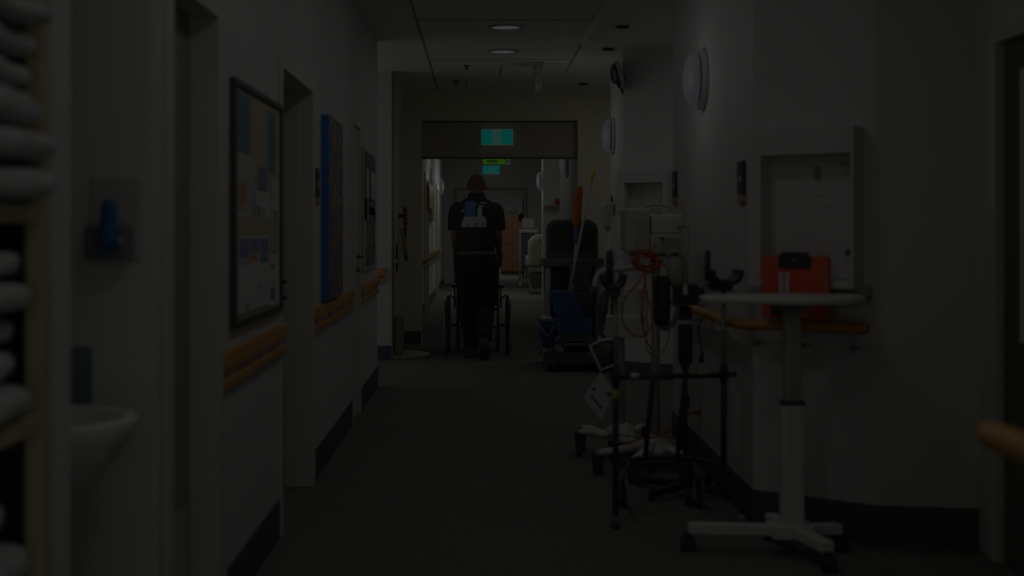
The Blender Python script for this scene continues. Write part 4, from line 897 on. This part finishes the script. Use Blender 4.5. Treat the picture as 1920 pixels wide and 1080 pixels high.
# ------------------------------------------------------------------ the walking person
PX, PY = XP(893, 12.8), 12.8
def pz(py): return ZP(py, 12.8)
def ex(px): return XP(px, 12.8)
person = thing('person', 'person in a navy printed polo and black trousers pushing the wheelchair away', 'person', (PX, PY, 0))
def sect(cx, cy, z, rx, ry, n=28, p=2.3):
    o = []
    for k in range(n):
        a = 2*PI*k/n; ca, sa = math.cos(a), math.sin(a)
        o.append(Vector((cx+rx*math.copysign(abs(ca)**(2/p), ca), cy+ry*math.copysign(abs(sa)**(2/p), sa), z)))
    return o
def solid(mb, name, m, parent, vox, smooth=6, fac=.5):
    o = mb.build(name, m, parent, smooth_all=True)
    r = o.modifiers.new('remesh', 'REMESH'); r.mode = 'VOXEL'; r.voxel_size = vox; r.use_smooth_shade = True
    s = o.modifiers.new('smooth', 'SMOOTH'); s.iterations = smooth; s.factor = fac
    dg = bpy.context.evaluated_depsgraph_get(); me = bpy.data.meshes.new_from_object(o.evaluated_get(dg))
    o.modifiers.clear(); o.data = me
    for p in me.polygons: p.use_smooth = True
    return o
cx = PX; cy = PY
LH = Vector((cx-.092, cy+.0, .93)); RH = Vector((cx+.092, cy, .93))
LK = Vector((cx-.085, cy+.03, .51)); LA = Vector((ex(885), cy+.05, .095))
RK = Vector((cx+.085, cy+.06, .50)); RA = Vector((ex(907), cy-.26, .19))
LS = Vector((cx-.195, cy+.01, 1.495)); RS = Vector((cx+.195, cy+.01, 1.495))
LE = Vector((ex(855), cy+.0, 1.235)); RE = Vector((ex(933), cy+.0, 1.235))
LW = Vector((WX-.225, WY-.22, .985)); RW = Vector((WX+.225, WY-.22, .985))
# body (one continuous surface): torso, neck, head, arms, hands, legs, feet
b = MB()
b.loft([sect(cx, cy, z, rx, ry) for z, rx, ry in ((.86, .15, .11), (.95, .17, .125), (1.06, .165, .125), (1.18, .165, .12), (1.32, .185, .125), (1.44, .195, .12), (1.50, .165, .095), (1.55, .105, .07), (1.585, .075, .06))])
b.tube([(cx, cy, 1.54), (cx+.002, cy+.012, 1.62), (cx+.003, cy+.02, 1.70)], [.072, .069, .070], 18)
hc = Vector((cx+.003, cy+.03, 1.735))
b.ell(hc, (.083, .100, .104), 24, 18); b.ell(hc+Vector((0, .03, -.055)), (.066, .07, .068), 20, 14)       # skull, jaw
b.ell(hc+Vector((0, .015, -.06)), (.072, .065, .065), 16, 12)
b.ell(hc+Vector((0, .1, -.02)), (.013, .022, .024), 10, 8)                                               # nose
b.ell(hc+Vector((0, .092, -.062)), (.024, .012, .008), 10, 8)                                            # mouth
for s in (-1, 1):
    b.ell(hc+Vector((s*.03, .088, .008)), (.015, .012, .010), 10, 8); b.ell(hc+Vector((s*.089, -.002, -.015)), (.012, .022, .034), 12, 8)
for S, Eb, W, s in ((LS, LE, LW, -1), (RS, RE, RW, 1)):
    b.tube(spline([S+Vector((-s*.04, 0, .0)), S, (S+Eb)/2+Vector((s*.008, 0, .01)), Eb, (Eb*.6+W*.4), W], 5), None or [.044]*5+[.050]*5+[.050]*5+[.046, .045, .044, .043, .042]+[.038, .034, .031, .029, .027]+[.026], 16)
    # hand closed on the grip
    G = Vector((WX+s*.21, WY-.15, .93))
    b.tube([W, W.lerp(G, .35)+Vector((0, 0, .008)), W.lerp(G, .75)+Vector((0, 0, .022)), G+Vector((0, .012, .026))], [.026, .034, .038, .026], 14, flat=.65)
    for i in range(4):
        o_ = G+Vector((0, -.02+.021*i, 0)); ln = (.9, 1.0, .95, .8)[i]
        b.tube(spline([o_+Vector((s*.012, 0, .026)), o_+Vector((s*.03, .004, .012)), o_+Vector((s*.026*ln, .004, -.014)), o_+Vector((0, .002, -.026*ln))], 4), .0088, 8)
    b.tube(spline([W.lerp(G, .5)+Vector((-s*.02, .0, .01)), G+Vector((-s*.03, -.02, .006)), G+Vector((-s*.022, .012, -.012))], 4), .0105, 8)
for Hh, Kn, An in ((LH, LK, LA), (RH, RK, RA)):
    b.tube(spline([Hh, (Hh+Kn)/2, Kn, (Kn*.6+An*.4), An], 5), [.095]*5+[.082]*3+[.07]*2+[.062]*5+[.056]*3+[.045]*2+[.042], 16)
def foot(mb, A_, pitch, g=0, yaw=0, L=.27):
    R = rotz(yaw) @ rotx(pitch)
    rings = []
    for (y, zt, wd) in ((-.075, .055, .026), (-.065, .085, .034), (-.03, .105, .038), (.02, .105, .040), (.07, .085, .046), (.12, .062, .050), (.165, .05, .046), (.19, .035, .03), (.2, .025, .015)):
        ring = []
        for k in range(16):
            a = 2*PI*k/16; ca, sa = math.cos(a), math.sin(a)
            z_ = (zt+g)*(.5+.5*math.copysign(abs(sa)**.6, sa)); ring.append(A_+R@Vector(((wd+g)*math.copysign(abs(ca)**.7, ca), y+(g if y > .1 else -g if y < -.05 else 0), z_-.095)))
        rings.append(ring)
    mb.loft(rings); return R
foot(b, LA, 0, -.01); foot(b, RA, -.62, -.01)
body = solid(b, 'body', 'skin', person, .0062, 2, .4)
# hair: close cropped cap
hb = MB(); rings = []
for i in range(11):
    th = (PI*.60)*i/10; ring = []
    for k in range(28):
        a = 2*PI*k/28
        front = max(0, math.sin(a)); thk = th*(1-.30*front)
        ring.append(hc+Vector((.0862*math.sin(thk)*math.cos(a), .1035*math.sin(thk)*math.sin(a), .1070*math.cos(thk))))
    rings.append(ring)
hb.loft(rings, caps=False); hb.build('hair', 'hair', person, smooth_all=True)
# polo shirt
s_ = MB()
s_.loft([sect(cx-.002, cy, z, rx, ry, p=2.4) for z, rx, ry in ((1.07, .186, .14), (1.09, .193, .146), (1.12, .190, .145), (1.22, .192, .142), (1.34, .203, .145), (1.43, .215, .14), (1.49, .215, .125), (1.53, .198, .105), (1.565, .155, .09), (1.60, .10, .08), (1.62, .078, .073))])
for S, Eb, s in ((LS, LE, -1), (RS, RE, 1)):
    hem = S.lerp(Eb, .82)+Vector((s*.014, 0, 0))
    s_.tube(spline([S+Vector((-s*.06, 0, .0)), S+Vector((s*.005, 0, -.005)), S.lerp(Eb, .45)+Vector((s*.018, 0, 0)), hem], 5), [.056]*2+[.062]*3+[.068]*5+[.070]*5+[.070], 20)
shirt = solid(s_, 'polo_shirt', 'shirt', person, .008, 8, .5)
cl_ = MB(); rings = []
for z, r, dz in ((1.585, .092, 0), (1.62, .086, .006), (1.652, .080, .010), (1.648, .075, .008), (1.61, .075, 0)):
    rings.append([Vector((cx+.002+r*math.cos(2*PI*k/24), cy+.012+r*1.02*math.sin(2*PI*k/24), z-.018*max(0, math.sin(2*PI*k/24)))) for k in range(24)])
cl_.loft(rings, caps=False).build('collar', 'shirt', person, smooth_all=True)
# trousers
tr = MB()
tr.loft([sect(cx, cy, z, rx, ry, p=2.4) for z, rx, ry in ((.82, .12, .10), (.86, .215, .145), (.93, .222, .152), (1.0, .208, .15), (1.065, .188, .142))])
tr.tube(spline([LH+Vector((-.008, 0, -.02)), (LH+LK)/2, LK, LK.lerp(LA, .5), LA+Vector((0, -.005, .02))], 5), [.122]*5+[.110]*5+[.096]*4+[.086]*4+[.08, .08, .082], 18)
tr.tube(spline([RH+Vector((.008, 0, -.02)), (RH+RK)/2, RK, RK.lerp(RA, .5), RK.lerp(RA, .90)], 5), [.122]*5+[.110]*5+[.096]*4+[.086]*4+[.08, .08, .082], 18)
tr = solid(tr, 'trousers', 'trouser', person, .008, 5, .5)
bt = MB(); bt.loft([sect(cx, cy, 1.040, .1965, .1495, p=2.4), sect(cx, cy, 1.074, .195, .148, p=2.4), sect(cx, cy, 1.072, .183, .137, p=2.4), sect(cx, cy, 1.045, .184, .138, p=2.4)], caps=False); bt.build('belt', 'belt', person)
MB().tube([(ex(884)-.0, cy-.151, 1.058), (ex(898), cy-.151, 1.058)], .006, 8).build('belt_patch', 'grey', person)
fs = MB(); foot(fs, LA, 0, .012); fs = fs.build('shoe', 'shoe', person, subd=1)
fs = MB(); R = foot(fs, RA, -.62, .014); fs = fs.build('shoe', 'shoe', person, subd=1)
for A_, q in ((LA, LK), (RA, RK)): MB().tube([A_+(q-A_)*-.02, A_.lerp(q, .12), A_.lerp(q, .3)], [.050, .052, .055], 16).build('sock', 'shirt', person)
# wrist band
MB().tube([RW.lerp(RE, .16), RW.lerp(RE, .24)], [.036, .037], 14).build('wrist_band', 'dred', person)
# print on the back of the shirt, draped on the cloth
from mathutils.bvhtree import BVHTree
bv = BVHTree.FromPolygons([v.co for v in shirt.data.vertices], [tuple(p.vertices) for p in shirt.data.polygons])
pr = MB()
def onback(px, py, lift):
    q = Vector((ex(px), PY-1.0, pz(py)))-person.location
    h = bv.ray_cast(q, Vector((0, 1, 0)))[0]
    y = h.y if h else -.14
    return Vector((q.x, y-lift, q.z))+person.location
def patch(poly, mi, lift=.004):
    """convex polygon in photo pixels of the print, gridded so that it follows the cloth"""
    xs = [p[0] for p in poly]; n = 5
    def edge(x):
        ys = []
        for (a, c) in zip(poly, poly[1:]+poly[:1]):
            if min(a[0], c[0])-1e-6 <= x <= max(a[0], c[0])+1e-6:
                if abs(a[0]-c[0]) < 1e-6: ys += [a[1], c[1]]
                else: ys.append(a[1]+(c[1]-a[1])*(x-a[0])/(c[0]-a[0]))
        return min(ys), max(ys)
    x0, x1 = min(xs), max(xs); nx = max(2, int((x1-x0)/1.5)); vs = []; fs = []
    for i in range(nx+1):
        x = x0+(x1-x0)*i/nx; lo, hi = edge(x)
        for j in range(n+1): vs.append(onback(x, lo+(hi-lo)*j/n, lift))
    for i in range(nx):
        for j in range(n): a = i*(n+1)+j; fs.append((a, a+1, a+n+2, a+n+1))
    pr.add(vs, fs, mi)
patch([(872, 379), (889, 376), (892, 382), (892, 407), (872, 408)], 0)
for y in (384, 389, 394, 399, 404): patch([(873, y), (891, y), (891, y+1.2), (873, y+1.2)], 3, .0055)
patch([(870, 407), (910, 406), (910, 426), (866, 426), (866, 419)], 1)
patch([(895, 391), (902, 389), (904, 391), (904, 408), (895, 408)], 1); patch([(904, 409), (912, 411), (912, 425), (904, 425)], 1)
for q in ([(897, 381), (904, 379), (914, 381), (905, 382)], [(895, 386), (905, 385), (908, 388), (898, 389)], [(866, 396), (871, 391), (871, 395), (866, 398)], [(889, 380), (895, 382), (895, 384), (889, 383)]): patch(q, 2)
for q in ([(877, 419), (880, 419), (880, 426), (877, 426)], [(891, 418), (895, 418), (895, 425), (891, 425)], [(905, 417), (907, 417), (907, 425), (905, 425)]): patch(q, 3, .0055)
pr.build('back_print', [mat('print_blue', T(10, 19, 28), .9), mat('print_grey', T(29, 30, 31), .9), mat('print_white', T(31, 32, 33), .9), mat('print_dark', T(14, 16, 20), .9)], person)

# ------------------------------------------------------------------ bits by the doorway on the left
y = 13.7
t = thing('fire_hose', 'beige looped hose hanging under a red valve on the olive wall', 'hose', (-.84, y, 1.0))
def ox(px, yy=13.7): return XP(px, yy)
B(-.82, -.78, y-.05, y+.05, ZP(425, y), ZP(388, y)).build('red_valve', 'dred', t, bevel=.015)
MB().cyl((-.87, y, ZP(405, y)), (-.81, y, ZP(405, y)), .02).build('pipe', 'dark', t)
MB().cyl((-.80, y, ZP(426, y)), (-.80, y, ZP(450, y)), .018, .010).build('nozzle', 'black', t)
MB().tube(spline([(-.83, y+.05, ZP(432, y)), (-.82, y+.16, ZP(455, y)), (-.80, y+.14, ZP(476, y)), (-.79, y, ZP(486, y)), (-.79, y-.13, ZP(474, y)), (-.81, y-.15, ZP(450, y)), (-.83, y-.04, ZP(432, y))], 6), .020, 10).build('hose_loop', mat('hose_beige', T(26, 22, 15), .7), t)
t = thing('floor_scale', 'low pale rounded floor plate with a short column against the olive wall', 'scale', (-.7, 13.0, 0))
B(-.868, XP(756, 13.0), 12.85, 13.15, .03, ZP(592, 13.0)).build('column', mat('scale_column', T(24, 23, 18), .5), t, bevel=.02)
pl_ = [(-.868+.36*math.cos(a), 13.02+.33*math.sin(a)) for a in [-PI/2+PI*k/20 for k in range(21)]]
MB().prism(pl_, lambda a, b: (a, b, .0), lambda a, b: (a, b, .03)).build('platform', mat('scale_plate', T(28, 27, 23), .5), t, bevel=.008)
solo('dark_wall_strip', B(-.87, -.85, 13.2, 13.28, .98, 1.14), 'dark', 'dark upright strip on the olive wall left of the hose', 'strip')
solo('dark_wall_strip', B(-.87, -.85, 13.2, 13.28, .86, .94), 'dark', 'short dark strip low on the olive wall under the hose', 'strip')
# ------------------------------------------------------------------ far corridor
t = thing('tan_notice_board', 'tan timber board high on the left wall beyond the doorway', 'board', (XL, 21.5, 1.4))
B(XL+.001, XL+.05, 20.2, 21.2, 1.62, 2.02).build('panel', 'oak', t); B(XL+.001, XL+.05, 21.2, 22.4, 1.42, 2.0).build('side_panel', 'oak', t)
for k, y in enumerate((19.4, 24.4)):
    f = MB().box(XL, XL+.03, y, y+.1, 0, 2.05).box(XL, XL+.03, y+1.0, y+1.1, 0, 2.05).box(XL, XL+.03, y, y+1.1, 2.05, 2.15)
    f_ = struct('door_%d' % (5+k), f, 'frame'); B(XL, XL+.01, y+.1, y+1.0, 0.01, 2.05).build('door_leaf', 'leaf', f_)
solo('red_alarm_box', B(XP(1042, 23.1), XP(1049, 23.1), 23.12, 23.2, ZP(384, 23.1), ZP(373, 23.1)), 'dred', 'small red box on the far right hand wall', 'alarm box')
solo('wall_shelf', B(XP(1020, 22.9), XP(1050, 22.9), 22.95, 23.2, ZP(388, 22.9), ZP(384, 22.9)), 'leaf', 'thin shelf on the far right wall below the red box', 'shelf')
# recliner chair
yr = 25.2
t = thing('recliner_chair', 'pale patient recliner with arched back parked far down on the right', 'chair', (XP(1010, yr), yr+.3, 0))
x0, x1 = XP(990, yr), XP(1034, yr)
MB().prism(rtop(x0, x1, ZP(498, yr), ZP(440, yr), .21), lambda a, b: (a, yr, b), lambda a, b: (a, yr+.16, b)).build('backrest', mat('recliner_vinyl', T(30, 30, 25), .5), t, bevel=.03)
MB().prism(rtop(x0+.07, x1-.07, ZP(494, yr), ZP(448, yr), .17), lambda a, b: (a, yr-.02, b), lambda a, b: (a, yr+.01, b)).build('back_panel', mat('recliner_panel', T(25, 25, 20), .5), t, bevel=.01)
B(x0+.02, x1-.02, yr+.1, yr+.7, .42, .56).build('seat', mat('recliner_vinyl', T(30, 30, 25)), t, bevel=.03)
for x_ in (x0-.03, x1-.03): B(x_, x_+.06, yr+.05, yr+.65, .55, .75).build('armrest', 'lgrey', t, bevel=.02)
B(x0+.05, x1-.05, yr+.0, yr+.7, .16, .40).build('mechanism', 'dark', t, bevel=.02)
for x_ in (x0+.06, x1-.06):
    for y_ in (yr+.03, yr+.62): MB().cyl((x_, y_, .1), (x_, y_, .2), .02).box(x_-.03, x_+.03, y_-.04, y_+.04, .08, .14).cyl((x_-.03, y_, .055), (x_+.03, y_, .055), .055).build('castor', 'grey', t)
# linen trolley further down
yl = 28.0
t = thing('linen_trolley', 'white and dark linen trolley parked behind the recliner', 'trolley', (XP(985, yl), yl+.3, 0))
x0, x1 = XP(974, yl), XP(1000, yl)
B(x0, x1+.1, yl, yl+.6, ZP(436, yl), ZP(430, yl)).build('top_tray', 'white', t, bevel=.01)
B(x0+.02, x1+.08, yl+.02, yl+.55, ZP(500, yl), ZP(438, yl)).build('bag', mat('linen_bag', T(12, 13, 16), .8), t, bevel=.05)
B(x0+.06, x1+.05, yl+.08, yl+.5, ZP(430, yl), ZP(408, yl)).build('linen_pile', 'towel', t, bevel=.06)
for x_ in (x0+.02, x1+.06):
    for y_ in (yl+.03, yl+.52): MB().cyl((x_, y_, .1), (x_, y_, ZP(436, yl)), .02).cyl((x_-.025, y_, .06), (x_+.025, y_, .06), .06).build('leg', 'lgrey', t)
B(x0, x1+.08, yl+.01, yl+.57, .12, .16).build('deck', 'grey', t)
# wooden cupboard at the end
yc = 36.0
t = thing('timber_cupboard', 'brown timber cupboard at the far end of the corridor', 'cupboard', (XP(965, yc), yc, 0))
x0, x1 = XP(938, yc), XP(983, yc)
B(x0, x1, yc, yc+.5, .06, ZP(402, yc)).build('carcass', 'cabwood', t, bevel=.01)
xm = (x0+x1)/2
for a, b_ in ((x0+.01, xm-.005), (xm+.005, x1-.01)):
    for z0, z1 in ((.1, .85), (.88, ZP(404, yc)-.02)):
        dr = B(a, b_, yc-.02, yc, z0, z1).build('door', woodm('cup_door%d' % int(z0*100), T(21, 12.5, 6), (6, 6, 1)), t, bevel=.006)
        MB().cyl(((a+b_)/2, yc-.02, (z0+z1)/2), ((a+b_)/2, yc-.05, (z0+z1)/2), .015).build('knob', 'steel', dr)
B(x0+.03, x1-.03, yc+.03, yc+.47, 0, .06).build('plinth', 'black', t)
solo('dark_box', B(xm-.12, xm+.16, yc+.1, yc+.35, ZP(402, yc), ZP(396, yc)), 'dark', 'small dark box on top of the far brown cupboard', 'box')
yv = 31.5
t = thing('coat_stand', 'dark upright stand with bags beside the far brown cupboard', 'stand', (XP(981, yv), yv, 0))
MB().cyl((XP(981, yv), yv, .03), (XP(981, yv), yv, ZP(372, yv)), .02).lathe([(0, 0), (.16, 0), (.15, .03), (0, .04)], (XP(981, yv), yv, 0), 20).build('pole', 'dark', t)
MB().ell((XP(977, yv), yv-.02, ZP(408, yv)), (.075, .06, .12), 14, 10).build('hung_bag', 'black', t)
